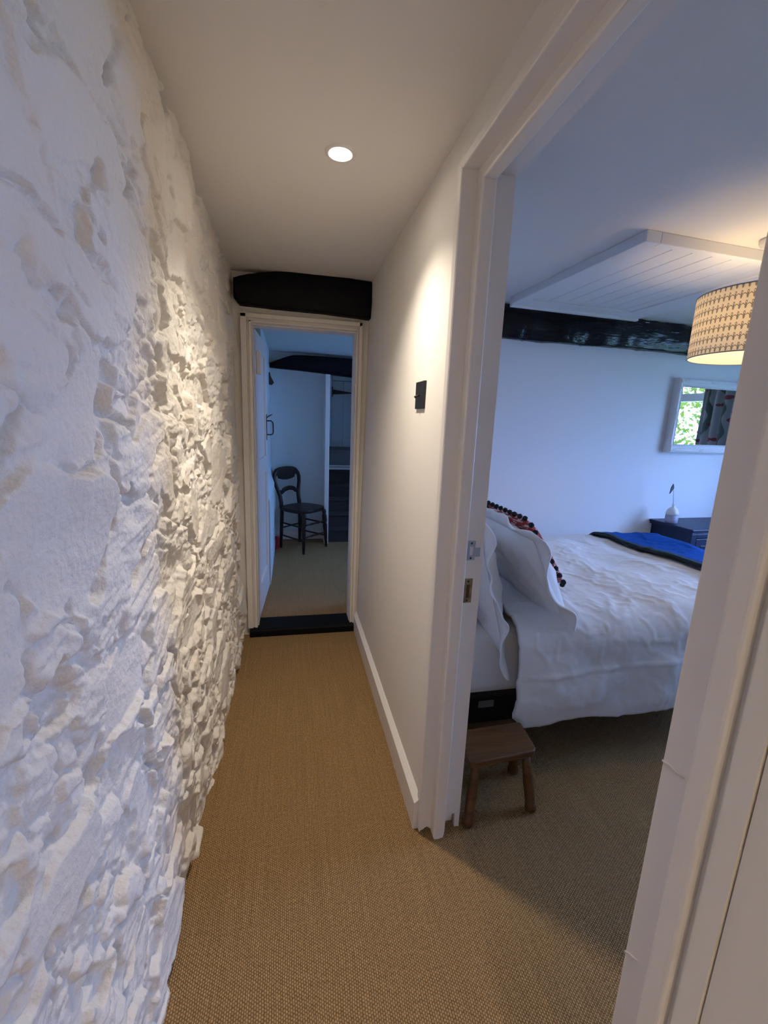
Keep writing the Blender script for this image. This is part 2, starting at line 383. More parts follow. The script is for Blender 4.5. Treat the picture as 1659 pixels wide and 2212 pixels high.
# ================================================================== THE SETTING
HC = 2.26                       # ceiling of corridor and bedroom
YD0, YD1 = 2.84, 2.96           # wall with the far doorway
FZ = 0.05                       # landing floor
YB = 5.07                       # landing back wall
def yb(x): return 3.02 + 0.05 * (x - 2.2)    # bedroom back wall, a little out of square
AB = math.atan(0.05)

structure(MB().box(-0.5, XW + 0.3, -2.1, 3.16, -0.1, 0.0).build('floor', 'carpet'), 'golden brown woven sisal carpet of corridor and bedroom')
structure(MB().box(-0.7, 2.5, YD1, 6.3, -0.1, FZ).build('floor_landing', 'carpet'))
structure(MB().box(-0.5, XW + 0.3, -2.1, 3.16, HC, HC + 0.1).build('ceiling', 'ceil'))
structure(MB().box(-0.7, 2.6, YD1, 6.3, 2.14, 2.24).build('ceiling_landing', 'lwall'))

# ---- rubble stone wall on the left
def stone_wall():
    ys = np.concatenate([np.linspace(-2.0, 0.0, 41)[:-1], np.linspace(0.0, 1.0, 340)[:-1], np.linspace(1.0, YD0 + 0.01, 420)])
    zs = np.linspace(-0.02, HC + 0.02, 620)
    Y, Z = np.meshgrid(ys, zs, indexing='ij')
    wx = fbm(Y * 3.2, Z * 3.2, 3, 11) * 0.055 + fbm(Y * 14, Z * 14, 3, 15) * 0.014
    wz = fbm(Y * 3.2, Z * 3.2, 3, 23) * 0.045 + fbm(Y * 14, Z * 14, 3, 27) * 0.012
    a = (Y + wx) / 0.25; b = (Z + wz) / 0.165
    f1, f2, idx, px, py = voronoi(a, b, 3, 0.95)
    cx = idx // 4000 - 500; cy = idx % 4000 - 500
    r1 = _hash(cx, cy, 101); r2 = _hash(cx, cy, 102); r3 = _hash(cx, cy, 103) - 0.5; r4 = _hash(cx, cy, 104) - 0.5
    zc = py * 0.165
    stone = r1 > 0.26 + 0.34 * sstep(1.15, 0.55, zc)
    e = (f2 - f1) * 0.10 + fbm(Y * 20, Z * 20, 3, 41, 0.45) * 0.0065 + fbm(Y * 9, Z * 9, 2, 45) * 0.010
    s = sstep(0.0080, 0.0175, e) * stone
    tilt = (r3 * (a - px) * 0.034 + r4 * (b - py) * 0.026)
    hs = s * (0.008 + 0.024 * r2 + tilt)
    # middling stones between the large ones
    m1, m2, mi, mx_, my_ = voronoi((Y + wx) / 0.118, (Z + wz) / 0.082, 29, 0.95)
    k1 = _hash(mi // 4000, mi % 4000, 125); k2 = _hash(mi // 4000, mi % 4000, 126) - 0.5; k3 = _hash(mi // 4000, mi % 4000, 127) - 0.5
    em = (m2 - m1) * 0.048 + fbm(Y * 30, Z * 30, 3, 43, 0.45) * 0.0040 + fbm(Y * 12, Z * 12, 2, 47) * 0.004
    s2 = sstep(0.004, 0.012, em) * (k1 > 0.30) * (1 - s)
    hm = s2 * (0.003 + 0.021 * k1 + k2 * ((Y + wx) / 0.118 - mx_) * 0.030 + k3 * ((Z + wz) / 0.082 - my_) * 0.026)
    # chips and rubbly mortar between the stones
    g1, g2, gi, gx, gy = voronoi((Y + wx * 0.5) / 0.052, (Z + wz * 0.5) / 0.038, 9, 0.95)
    q1 = _hash(gi // 4000, gi % 4000, 105); q2 = _hash(gi // 4000, gi % 4000, 106) - 0.5; q3 = _hash(gi // 4000, gi % 4000, 107) - 0.5
    ge = (g2 - g1) * 0.022 + fbm(Y * 50, Z * 50, 2, 51) * 0.0022
    chips = sstep(0.001, 0.008, ge) * (q1 > 0.3) * (0.002 + 0.011 * q1 + q2 * ((Y + wx * .5) / 0.052 - gx) * 0.014 + q3 * ((Z + wz * .5) / 0.038 - gy) * 0.014)
    g1, g2, gi, gx, gy = voronoi(Y / 0.021 + fbm(Y * 40, Z * 40, 2, 57) * 0.5, Z / 0.017, 19, 0.95)
    q1 = _hash(gi // 4000, gi % 4000, 115)
    grit = sstep(0.02, 0.45, g2 - g1) * (q1 > 0.35) * q1 * 0.0048
    top = 1 - 0.42 * sstep(1.55, 2.1, Z + fbm(Y * 2, Z * 2, 2, 61) * 0.25)      # smoother render towards the ceiling
    patch = sstep(-0.10, 0.25, fbm(Y * 2.4, Z * 2.4, 3, 63))                    # rubbly areas
    mort = (1 - s) * (1 - 0.85 * s2) * (chips * (0.25 + 0.75 * patch) + grit * (0.2 + 0.8 * patch))
    rough = fbm(Y * 22, Z * 26, 5, 71, 0.6) * 0.0034 * (1 - 0.65 * s) + fbm(Y * 6, Z * 6, 3, 75) * 0.0045
    strat = np.abs(fbm(Y * 5 + Z * 3, Z * 21 - Y * 4, 4, 81)) * 0.008 * (0.25 + 0.75 * np.maximum(s * (r2 > 0.62), s2 * (k2 > 0)))   # split, layered faces
    big = fbm(Y * 1.3, Z * 1.6, 3, 83) * 0.020
    pit = -0.018 * sstep(0.55, 0.75, fbm(Y * 7, Z * 10, 4, 91)) * (1 - s)
    gouge = -0.010 * sstep(0.035, 0.0, np.abs(fbm(Y * 1.6 - Z * 1.6, Z * 4 + Y * 2.2, 4, 97))) * sstep(1.2, 1.8, Z) * sstep(-0.1, 0.3, fbm(Y * 3, Z * 3, 2, 99))
    h = big + (hs + hm + mort - strat) * top + rough * (0.4 + 0.6 * top) + pit + gouge
    h[1:-1] = (h[:-2] + 6 * h[1:-1] + h[2:]) / 8; h[:, 1:-1] = (h[:, :-2] + 6 * h[:, 1:-1] + h[:, 2:]) / 8     # soften single-sample steps
    X = -0.332 + h + 0.006 * sstep(0.5, 0.0, Z)
    edge = sstep(0.05, 0.0, YD0 - Y); X = X * (1 - edge) + -0.325 * edge
    ny, nz = Y.shape
    V = np.stack([X, Y, Z], -1).reshape(-1, 3)
    I = np.arange(ny * nz).reshape(ny, nz)
    gy_ = np.gradient(X, axis=0) / np.gradient(Y, axis=0); gz_ = np.gradient(X, axis=1) / np.gradient(Z, axis=1)
    NV = np.stack([np.ones_like(X), -gy_, -gz_], -1); NV /= np.linalg.norm(NV, axis=-1, keepdims=True); NV = NV.reshape(-1, 3)
    F = np.stack([I[:-1, :-1], I[1:, :-1], I[1:, 1:], I[:-1, 1:]], -1).reshape(-1, 4)
    # which faces belong to which stone
    def q4(A): return (A[:-1, :-1] + A[1:, :-1] + A[1:, 1:] + A[:-1, 1:]) / 4
    def same(A): return (A[:-1, :-1] == A[1:, 1:]) & (A[1:, :-1] == A[:-1, 1:]) & (A[:-1, :-1] == A[1:, :-1])
    vis = Y[:-1, :-1] > 0.05
    lab = np.where((q4(s) > 0.3) & same(idx) & vis, idx[:-1, :-1], -1)
    lab = np.where((lab < 0) & (q4(s2) > 0.3) & same(mi) & vis, mi[:-1, :-1] + 100000000, lab).reshape(-1)
    ids, inv_, cnt = np.unique(lab, return_inverse=True, return_counts=True)
    ym_ = np.bincount(inv_.ravel(), weights=Y[:-1, :-1].ravel()) / cnt
    score = np.where((ids >= 0) & (cnt > 90), cnt / (ym_ ** 2 + 0.2), -1)
    best = np.argsort(-score)[:290]; ids = ids[best[score[best] > 0]]
    keep = np.isin(lab, ids)
    def make(name, faces, parent, skirt):
        u, inv = np.unique(faces, return_inverse=True); fl = inv.reshape(-1, 4)
        vv = V[u]; nv_ = NV[u]
        if skirt:
            ed = np.concatenate([fl[:, [0, 1]], fl[:, [1, 2]], fl[:, [2, 3]], fl[:, [3, 0]]])
            key = np.sort(ed, 1); k = key[:, 0].astype(np.int64) * 10000000 + key[:, 1]
            un, first, c = np.unique(k, return_index=True, return_counts=True)
            be = ed[first[c == 1]]
            bu, binv = np.unique(be, return_inverse=True); binv = binv.reshape(-1, 2)
            n0 = len(vv); nb_ = len(bu); bv = vv[bu].copy(); bw = bv.copy(); bw[:, 0] -= 0.05
            vv = np.concatenate([vv, bv, bw]); nv_ = np.concatenate([nv_, nv_[bu], nv_[bu]])
            fl = np.concatenate([fl, np.stack([binv[:, 1] + n0, binv[:, 0] + n0, binv[:, 0] + n0 + nb_, binv[:, 1] + n0 + nb_], -1)])
        me = bpy.data.meshes.new(name)
        me.vertices.add(len(vv)); me.vertices.foreach_set('co', vv.astype(np.float32).ravel())
        me.loops.add(fl.size); me.loops.foreach_set('vertex_index', fl.astype(np.int32).ravel())
        me.polygons.add(len(fl)); me.polygons.foreach_set('loop_start', np.arange(0, fl.size, 4, dtype=np.int32))
        me.polygons.foreach_set('use_smooth', np.ones(len(fl), bool))
        me.update(); me.validate()
        me.normals_split_custom_set_from_vertices(nv_.tolist())
        me.materials.append(MT['lime'])
        o = bpy.data.objects.new(name, me); C.objects.link(o)
        if parent: o.parent = parent
        return o
    wall = structure(make('wall_left', F[~keep], None, False), 'rough white limewashed rubble stone wall along the corridor')
    for k in ids: make('stone', F[lab == k], wall, True)
    core = MB().box(-0.55, -0.395, -2.1, YD1, -0.05, HC + 0.02).build('wall_core', 'lime', wall, local=True)
stone_wall()

# ---- partition between corridor and bedroom
def xw(z): return 0.45 + 0.03 * z / HC
JY0, JY1, HEAD = 0.345, 1.235, 2.108        # bedroom doorway
def part_sec(z0, z1): return [(xw(z0), z0), (0.597, z0), (0.597, z1), (xw(z1), z1)]
wr = MB().prism(part_sec(0, HC), 1, JY1 + 0.032, 3.12).prism(part_sec(HEAD + 0.018, HC), 1, JY0 - 0.03, JY1 + 0.032).prism([(0.4495, 0), (0.597, 0), (0.597, HC), (0.470, HC), (0.4495, 2.14)], 1, -2.1, JY0 - 0.068).prism([(0.4465, 0), (0.597, 0), (0.597, HC), (0.475, HC), (0.4465, 2.14)], 1, JY0 - 0.066, JY0 - 0.041).prism([(0.4535, 0), (0.597, 0), (0.597, HC), (0.4535, HC)], 1, JY0 - 0.08, JY0 - 0.03)
structure(wr.build('wall_right', 'wall'), 'smooth cream plaster wall on the right of the corridor')
structure(MB().box(-0.5, 0.6, -2.12, -2.0, 0, HC).build('wall_rear', 'wall'))
bb = MB().prism([(0.428, 0), (0.455, 0), (0.455, 0.128), (0.449, 0.128), (0.428, 0.112)], 1, JY1 + 0.02, YD0)
structure(bb.build('baseboard_right', 'trim', bevel=0.002), 'white baseboard along the right corridor wall')

# ---- bedroom door lining
t1 = troot('trim_1', 'white painted doorway lining of the bedroom', (0.52, JY1, 0))
random.seed(3)
jag = [(0.445, 0.012)]
x = 0.447
for (x0, x1, za, zb_) in ((0.447, 0.487, 0.010, 0.030), (0.487, 0.532, 0.02, 0.02), (0.532, 0.578, 0.022, 0.066)):
    for k in range(6):
        q = k / 6; jag.append((x0 + (x1 - x0) * q, za + (zb_ - za) * q + random.uniform(-0.006, 0.006)))
jag += [(0.5785, 0.066), (0.580, 0.006), (0.598, 0.004), (0.598, HEAD + 0.016), (0.445, HEAD + 0.016)]
MB().prism(jag, 1, JY1, JY1 + 0.016).build('lining_board', 'trim', t1)
MB().box(0.445, 0.598, JY0 - 0.016, JY1 + 0.016, HEAD, HEAD + 0.018).build('lining_board', 'trim', t1)
MB().box(0.445, 0.598, JY0 - 0.016, JY0, 0, HEAD).build('lining_board', 'trim', t1)
MB().prism([(0.491, 0.0), (0.508, -0.001), (0.528, 0.004), (0.531, 0.03), (0.531, HEAD + 0.012), (0.489, HEAD + 0.012), (0.489, 0.03)], 1, JY1 - 0.035, JY1 + 0.010).build('door_stop', 'trim', t1, bevel=0.006, seg=3)
MB().box(0.4902, 0.5302, JY0 - 0.010, JY1 + 0.010, HEAD - 0.032, HEAD + 0.012).build('door_stop', 'trim', t1, bevel=0.006, seg=3)
MB().box(0.489, 0.531, JY0, JY0 + 0.0705, 0, HEAD).build('door_stop', 'trim', t1, bevel=0.004, seg=3)
MB().box(0.4425, 0.492, JY1 + 0.001, JY1 + 0.034, 0.128, HEAD + 0.016).build('edge_strip', 'trim', t1, bevel=0.005, seg=3)
MB().box(0.4425, 0.492, JY0 - 0.032, JY0 - 0.001, 0, HEAD + 0.016).build('edge_strip', 'trim', t1, bevel=0.006, seg=3)
MB().box(0.4435, 0.50, JY0 - 0.03, JY1 + 0.034, HEAD - 0.001, HEAD + 0.026).build('edge_strip', 'trim', t1, bevel=0.004, seg=3)
for (pa, pb_) in (((1429, 1640), (1478, 1682)), ((1349, 2053), (1378, 2076))):         # raised runs of old paint on the near stop
    P0 = ray(*pa); P1 = ray(*pb_); k0 = 0.4885 / P0[0]; k1 = 0.4885 / P1[0]
    A = Vector(P0 * k0) + Vector((0, 0, CAMH)); B = Vector(P1 * k1) + Vector((0, 0, CAMH))
    A.y = min(A.y, JY0 + 0.069)
    MB().tube([A, A.lerp(B, 0.35) + Vector((0, 0, 0.002)), A.lerp(B, 0.7), B], [0.0016, 0.0018, 0.0013, 0.0006], 6).build('paint_ridge', 'trim', t1, smooth=True)
# keeps let into the lining
def plate(y, pts, name, m): return MB().prism(pts, 1, y - 0.0015, y + 0.002).build(name, m, t1)
k = plate(JY1, [(0.544, 1.029), (0.571, 1.029), (0.571, 1.040), (0.588, 1.040), (0.588, 1.070), (0.571, 1.070), (0.571, 1.093), (0.544, 1.093)], 'latch_keep', 'steel'); k['label'] = 'steel latch keep'
MB().box(0.5515, 0.563, JY1 - 0.0035, JY1 + 0.001, 1.046, 1.074).build('keep_pocket', 'cord', k, bevel=0.001)
for z in (1.036, 1.085): MB().lathe([(0.0035, -0.0025), (0.0025, -0.0032)], n=10).build('screw', 'black', k, local=True).matrix_local = Matrix.Translation(Vector((0.5575 - 0.52, 0, z))) @ Matrix.Rotation(-math.pi / 2, 4, 'X')
k = plate(JY1, [(0.541, 0.885), (0.571, 0.885), (0.571, 0.967), (0.541, 0.967)], 'lock_keep', 'brass'); k['label'] = 'brass lock keep'
MB().box(0.5515, 0.562, JY1 - 0.0025, JY1 + 0.001, 0.902, 0.947).build('keep_slot', 'oakdark', k)
for z in (0.893, 0.958): MB().lathe([(0.0035, -0.0025), (0.0025, -0.0032)], n=10).build('screw', 'black', k, local=True).matrix_local = Matrix.Translation(Vector((0.556 - 0.52, 0, z))) @ Matrix.Rotation(-math.pi / 2, 4, 'X')

# ---- wall with the far doorway
DX0, DX1, DZ = -0.213, 0.397, 1.985
wb = MB().box(-0.6, -0.275, YD0, YD1, 0, HC).box(0.433, 0.6, YD0, YD1, 0, HC).box(-0.275, 0.433, YD0, YD1, 2.035, HC)
structure(wb.build('wall_back', 'wall'), 'cream plaster wall at the end of the corridor')
t2 = troot('trim_2', 'white moulded frame of the doorway at the corridor end', (0.09, YD0, 0))
def frame_side(x_out, x_in, sgn):
    # stepped moulding: outer band, groove, bead, stop
    w_ = abs(x_in - x_out)
    m = MB()
    def seg(a, b, y0, y1, z0=0.055): m.box(min(x_out + sgn * a * w_, x_out + sgn * b * w_), max(x_out + sgn * a * w_, x_out + sgn * b * w_), y0, y1, z0, 2.035 if b < 0.7 else DZ + 0.02)
    seg(0.0, 0.50, YD0 - 0.028, YD1); seg(0.50, 0.64, YD0 - 0.016, YD1); seg(0.64, 0.90, YD0 - 0.022, YD1); seg(0.90, 1.0, YD0 + 0.01, YD1 + 0.0)
    return m
frame_side(-0.283, DX0, 1).build('jamb', 'trim', t2, bevel=0.004)
frame_side(0.438, DX1, -1).build('jamb', 'trim', t2, bevel=0.003)
MB().box(-0.283, 0.438, YD0 - 0.028, YD1, 2.012, 2.037).box(-0.25, 0.42, YD0 - 0.016, YD1, 2.0, 2.012).box(-0.245, 0.415, YD0 - 0.022, YD1, 1.987, 2.0).box(-0.22, 0.41, YD0 + 0.01, YD1, 1.978, 1.987).build('head', 'trim', t2, bevel=0.003)
th = MB().prism([(YD0 - 0.05, 0), (YD1 + 0.02, 0), (YD1 + 0.02, 0.054), (YD0 - 0.03, 0.054), (YD0 - 0.05, 0.044)], 0, -0.27, 0.435).build('trim_3', 'tread', bevel=0.004)
structure(th, 'black painted timber step in the far doorway')

# ---- bedroom shell
def back_wall():
    x0, x1 = 0.59, XW + 0.1
    return MB().prism([(x0, yb(x0)), (x1, yb(x1)), (x1, yb(x1) + 0.12), (x0, yb(x0) + 0.16)], 2, 0, HC)
structure(back_wall().build('wall_bedroom_back', 'bwall'), 'white bedroom wall behind the bed')
structure(MB().box(0.59, XW + 0.3, -0.92, -0.8, 0, HC).build('wall_bedroom_front', 'bwall'))
ww = MB().box(XW, XW + 0.3, -0.92, BW_Y0, 0, HC).box(XW, XW + 0.3, BW_Y1, 3.25, 0, HC).box(XW, XW + 0.3, BW_Y0, BW_Y1, 0, BW_Z0).box(XW, XW + 0.3, BW_Y0, BW_Y1, BW_Z1, HC)
structure(ww.build('wall_bedroom_window', 'bwall'))
w1 = troot('window_1', 'white casement window of the bedroom', (XW + 0.2, (BW_Y0 + BW_Y1) / 2, BW_Z0))
fx0, fx1 = XW + 0.16, XW + 0.22
MB().box(fx0, fx1, BW_Y0, BW_Y0 + 0.055, BW_Z0, BW_Z1).build('frame_stile', 'trim', w1, bevel=0.004)
MB().box(fx0, fx1, BW_Y1 - 0.055, BW_Y1, BW_Z0, BW_Z1).build('frame_stile', 'trim', w1, bevel=0.004)
MB().box(fx0, fx1, BW_Y0, BW_Y1, BW_Z0, BW_Z0 + 0.05).build('frame_rail', 'trim', w1, bevel=0.004)
MB().box(fx0, fx1, BW_Y0, BW_Y1, BW_Z1 - 0.05, BW_Z1).build('frame_rail', 'trim', w1, bevel=0.004)
MB().box(fx0 - 0.02, fx1, BW_Y0 + 0.05, BW_Y1 - 0.05, 1.79, 1.875).build('transom', 'trim', w1, bevel=0.004)
ym = (BW_Y0 + BW_Y1) / 2
MB().box(fx0, fx1, ym - 0.03, ym + 0.03, BW_Z0, BW_Z1).build('mullion', 'trim', w1, bevel=0.004)
for (a, b_) in ((BW_Y0 + 0.055, ym - 0.03), (ym + 0.03, BW_Y1 - 0.055)):
    for (c_, d_) in ((BW_Z0 + 0.05, 1.79), (1.875, BW_Z1 - 0.05)):
        MB().box(fx0 + 0.028, fx0 + 0.032, a, b_, c_, d_).build('pane', 'pane', w1)
MB().box(XW - 0.03, XW + 0.2, BW_Y0 - 0.04, BW_Y1 + 0.04, BW_Z0 - 0.03, BW_Z0).build('sill', 'trim', w1, bevel=0.005)

# ---- landing shell
structure(MB().box(-0.7, 0.385, YB, YB + 0.1, FZ, 2.2).build('wall_landing_back', 'lwall'), 'white wall behind the dark chair')
wl = MB().box(-0.7, -0.36, YD1, 3.62, FZ, 2.2)
n = 24
pl = []
for i in range(n + 1):
    z = FZ + (2.2 - FZ) * i / n
    pl.append((-0.168 if z < 0.80 else (-0.168 - 0.05 * min(1, (z - 0.80) / 0.10)), z))
wl.prism([(-0.7, FZ)] + pl + [(-0.7, 2.2)], 1, 3.62, YB)
structure(wl.build('wall_landing_left', 'lwall'), 'white uneven wall with a low bulge behind the open door')
wn = MB().box(0.55, LW_X + 0.2, 3.13, 3.2, FZ, 2.2)
structure(wn.build('wall_landing_front', 'lwall'))
wq = MB().box(LW_X, LW_X + 0.22, 3.13, LW_Y0, FZ, 2.2).box(LW_X, LW_X + 0.22, LW_Y1, 6.3, FZ, 2.2).box(LW_X, LW_X + 0.22, LW_Y0, LW_Y1, FZ, LW_Z0).box(LW_X, LW_X + 0.22, LW_Y0, LW_Y1, LW_Z1, 2.2)
structure(wq.build('wall_landing_window', 'lwall'))
w2 = troot('window_2', 'white window lighting the landing', (LW_X + 0.15, (LW_Y0 + LW_Y1) / 2, LW_Z0))
MB().box(LW_X + 0.12, LW_X + 0.17, LW_Y0, LW_Y0 + 0.05, LW_Z0, LW_Z1).build('frame_stile', 'trim', w2)
MB().box(LW_X + 0.12, LW_X + 0.17, LW_Y1 - 0.05, LW_Y1, LW_Z0, LW_Z1).build('frame_stile', 'trim', w2)
MB().box(LW_X + 0.12, LW_X + 0.17, LW_Y0, LW_Y1, LW_Z0, LW_Z0 + 0.05).build('frame_rail', 'trim', w2)
MB().box(LW_X + 0.12, LW_X + 0.17, LW_Y0, LW_Y1, LW_Z1 - 0.05, LW_Z1).build('frame_rail', 'trim', w2)
structure(MB().box(1.15, LW_X + 0.1, 4.86, 4.95, FZ, 2.2).box(1.15, 1.22, 4.95, 6.3, FZ, 2.2).build('wall_stair_side', 'lwall'))
structure(MB().box(0.3, 1.22, 6.02, 6.1, FZ, 2.2).box(0.3, 0.385, YB + 0.1, 6.1, FZ, 2.2).build('wall_stair_back', 'lwall'))
po = MB().box(0.368, 0.418, 4.835, YB + 0.02, FZ, 1.915).build('trim_4', 'trim', bevel=0.006)
structure(po, 'white painted post between landing and stairs')
MB().box(0.372, 0.414, 4.828, 4.836, FZ, 0.30).build('plinth', 'trim', po, bevel=0.003)
structure(MB().box(-0.168, 0.368, YB - 0.014, YB, FZ, 0.15).build('baseboard_back', 'trim', bevel=0.003), 'white baseboard behind the dark chair')

# ---- stairs
st = troot('staircase', 'dark carpeted stairs rising beyond the white post', (0.78, 4.9, FZ))
y = 4.885; z = FZ
for i in range(5):
    z1 = z + 0.155
    nz = [(y + 0.02, z), (y + 0.02, z1 - 0.035), (y + 0.004, z1 - 0.028), (y, z1 - 0.014), (y + 0.008, z1 - 0.002), (y + 0.022, z1), (6.0, z1), (6.0, z)]
    MB().prism(nz, 0, 0.42, 1.148).build('step', 'stair', st)
    y += 0.13; z = z1
MB().box(0.42, 1.148, y, y + 0.04, z, z + 0.028).box(0.42, 1.148, y, y + 0.03, z + 0.036, z + 0.055).build('nosing_board', 'trim', st, bevel=0.003)
nz = [(y + 0.05, z), (y + 0.03, z + 0.10), (y + 0.035, z + 0.2), (y + 0.06, z + 0.245), (y + 0.10, z + 0.265), (6.0, z + 0.265), (6.0, z)]
so = MB().prism(nz, 0, 0.42, 1.148).build('step', 'stairb', st)
d2 = troot('door_2', 'pale boarded door with black strap hinge at the top of the stairs', (0.75, 5.95, z + 0.265))
dz0 = z + 0.265
for i in range(4): MB().box(0.541 + i * 0.15, 0.688 + i * 0.15, 5.935, 5.965, dz0, 1.94).build('plank', 'lwall', d2, bevel=0.003)
MB().box(0.42, 0.536, 5.915, 6.02, dz0, 2.05).box(0.536, 1.148, 5.915, 6.02, 1.947, 2.05).build('door_frame', 'lwall', d2, bevel=0.004)
hz = 1.80
MB().box(0.535, 0.548, 5.912, 5.934, hz - 0.06, hz + 0.065).prism([(0.545, hz - 0.030), (0.78, hz - 0.012), (0.80, hz - 0.006), (0.80, hz + 0.0), (0.78, hz + 0.006), (0.545, hz + 0.032)], 1, 5.926, 5.936).build('strap_hinge', 'black', d2)

# ---- open door of the far doorway
d1 = troot('door_1', 'white panelled door standing open at the corridor end', (DX0, YD1 + 0.025, 0.058))
dang = math.atan2(0.59, 0.037)
d1.rotation_euler = (0, 0, dang)
DW, DH, DT = 0.60, 1.925, 0.036            # local: x along the leaf, visible face at y = 0, thickness to +y
MB().box(0, 0.095, 0, DT, 0, DH).build('stile', 'trim', d1, local=True, bevel=0.003)
MB().box(DW - 0.095, DW, 0, DT, 0, DH).build('stile', 'trim', d1, local=True, bevel=0.003)
MB().box(0.095, DW - 0.095, 0, DT, 0, 0.21).build('rail', 'trim', d1, local=True, bevel=0.003)
MB().box(0.095, DW - 0.095, 0, DT, 0.98, 1.10).build('rail', 'trim', d1, local=True, bevel=0.003)
MB().box(0.095, DW - 0.095, 0, DT, DH - 0.11, DH).build('rail', 'trim', d1, local=True, bevel=0.003)
MB().box(0.09, DW - 0.09, 0.012, DT - 0.010, 0.20, 0.99).build('panel', 'trim', d1, local=True)
MB().box(0.09, DW - 0.09, 0.012, DT - 0.010, 1.09, DH - 0.10).build('panel', 'trim', d1, local=True)
MB().box(0.035, 0.085, -0.028, 0.0, 1.655, 1.80).build('closer_box', 'trim', d1, local=True, bevel=0.006)
lt = MB().box(DW - 0.075, DW - 0.05, -0.004, 0.0, 1.215, 1.41).build('latch_plate', 'black', d1, local=True); lt['label'] = 'black iron thumb latch'
hx = DW - 0.0625
MB().tube([(hx, 0, 1.36), (hx, -0.035, 1.362), (hx, -0.047, 1.35), (hx, -0.050, 1.335), (hx, -0.051, 1.28), (hx, -0.047, 1.265), (hx, -0.037, 1.257), (hx, 0, 1.257)], 0.0048, 8).build('pull_handle', 'black', lt, local=True, smooth=True)
MB().tube([(hx, 0.0, 1.383), (hx, -0.012, 1.392), (hx, -0.03, 1.404), (hx, -0.045, 1.409)], [0.006, 0.004, 0.0035, 0.003], 8).build('thumb_lever', 'black', lt, local=True, smooth=True)

# ================================================================== THINGS
# ---- beams
def px_poly_y(pts, Y): return [(on_y(a, b_, Y)[0], on_y(a, b_, Y)[2]) for a, b_ in pts]
def hewn(name, xs, ztop, zbot, y0f, y1f, material, label, cat, seed, amp=0.006):
    """ring of the section for each x: bottom back, bottom front, front ..., top front, top back"""
    rings = []
    k = 7
    for x_ in xs:
        zt, zb_ = ztop(x_), zbot(x_); ya, yc = y0f(x_), y1f(x_)
        rg = [(x_, yc, zb_)]
        for j in range(4): rg.append((x_, yc + (ya - yc) * (j + 1) / 4.6, zb_ - 0.003))
        for j in range(k):
            q = j / (k - 1); bulge = 0.016 * (1 - (2 * q - 1) ** 2); rg.append((x_, ya - bulge + 0.006, zb_ + 0.008 + (zt - zb_ - 0.012) * q))
        rg.append((x_, yc, zt))
        rings.append(rg)
    P = np.array(rings); m = P.shape[1]
    nn = fbm(P[:, :, 0] * 5, P[:, :, 2] * 30 + P[:, :, 1] * 30, 4, seed) * amp + fbm(P[:, :, 0] * 18, P[:, :, 2] * 60 + P[:, :, 1] * 60, 2, seed + 3) * amp * 0.35
    msk = np.ones(m); msk[0] = 0; msk[-1] = 0
    P[:, :, 1] -= nn * msk; P[:, :, 2] += nn * 0.5 * msk
    b_ = MB(); b_.v = [tuple(p) for p in P.reshape(-1, 3)]
    for i in range(len(xs) - 1):
        for j in range(m): b_.f.append((i * m + j, i * m + (j + 1) % m, (i + 1) * m + (j + 1) % m, (i + 1) * m + j))
    b_.f += [tuple(range(m)), tuple((len(xs) - 1) * m + j for j in range(m - 1, -1, -1))]
    return tag(b_.build(name, material, smooth=True), label, cat)
def interp(pts): 
    a = np.array(pts); return lambda x_: float(np.interp(x_, a[:, 0], a[:, 1]))
YBF = 2.755
tp = [on_y(a, b_, YBF)[::2] for a, b_ in ((503, 597), (520, 591), (560, 586), (600, 584.5), (640, 585), (700, 591), (804, 608))]
bt = [on_y(a, b_, YBF)[::2] for a, b_ in ((506, 640), (513, 652), (600, 662), (700, 672), (800, 686))]
hewn('ceiling_beam', np.linspace(tp[0][0], tp[-1][0], 60), interp(tp), interp(bt), lambda x_: YBF, lambda x_: YD0 + 0.01, 'beamd',
     'black painted timber beam above the doorway at the corridor end', 'beam', 5, 0.004)
xs = np.linspace(0.60, XW - 0.0, 150)
hewn('ceiling_beam', xs, lambda x_: HC - 0.001, lambda x_: 2.052 + 0.006 * math.sin(x_ * 3), lambda x_: yb(x_) - 0.075 + 0.006 * math.sin(x_ * 4 + 1), lambda x_: yb(x_) + 0.005, 'beam',
     'long glossy black timber beam at the top of the bedroom wall', 'beam', 15, 0.012)
YLB = 4.95
tp2 = [on_y(a, b_, YLB)[::2] for a, b_ in ((578, 785), (583, 782), (600, 776), (620, 769), (632, 766), (660, 766.5), (700, 769), (770, 775))]
bt2 = [on_y(a, b_, YLB)[::2] for a, b_ in ((578, 791.5), (583, 792), (640, 798), (700, 805), (770, 814))]
tp2.append((1.15, tp2[-1][1])); bt2.append((1.15, bt2[-1][1] - 0.01))
hewn('ceiling_beam', np.linspace(-0.21, 1.15, 50), interp(tp2), interp(bt2), lambda x_: YLB, lambda x_: YB + (0.005 if x_ < 0.37 else 0.05), 'beamd',
     'black curved beam on the landing beyond the far doorway', 'beam', 25, 0.003)

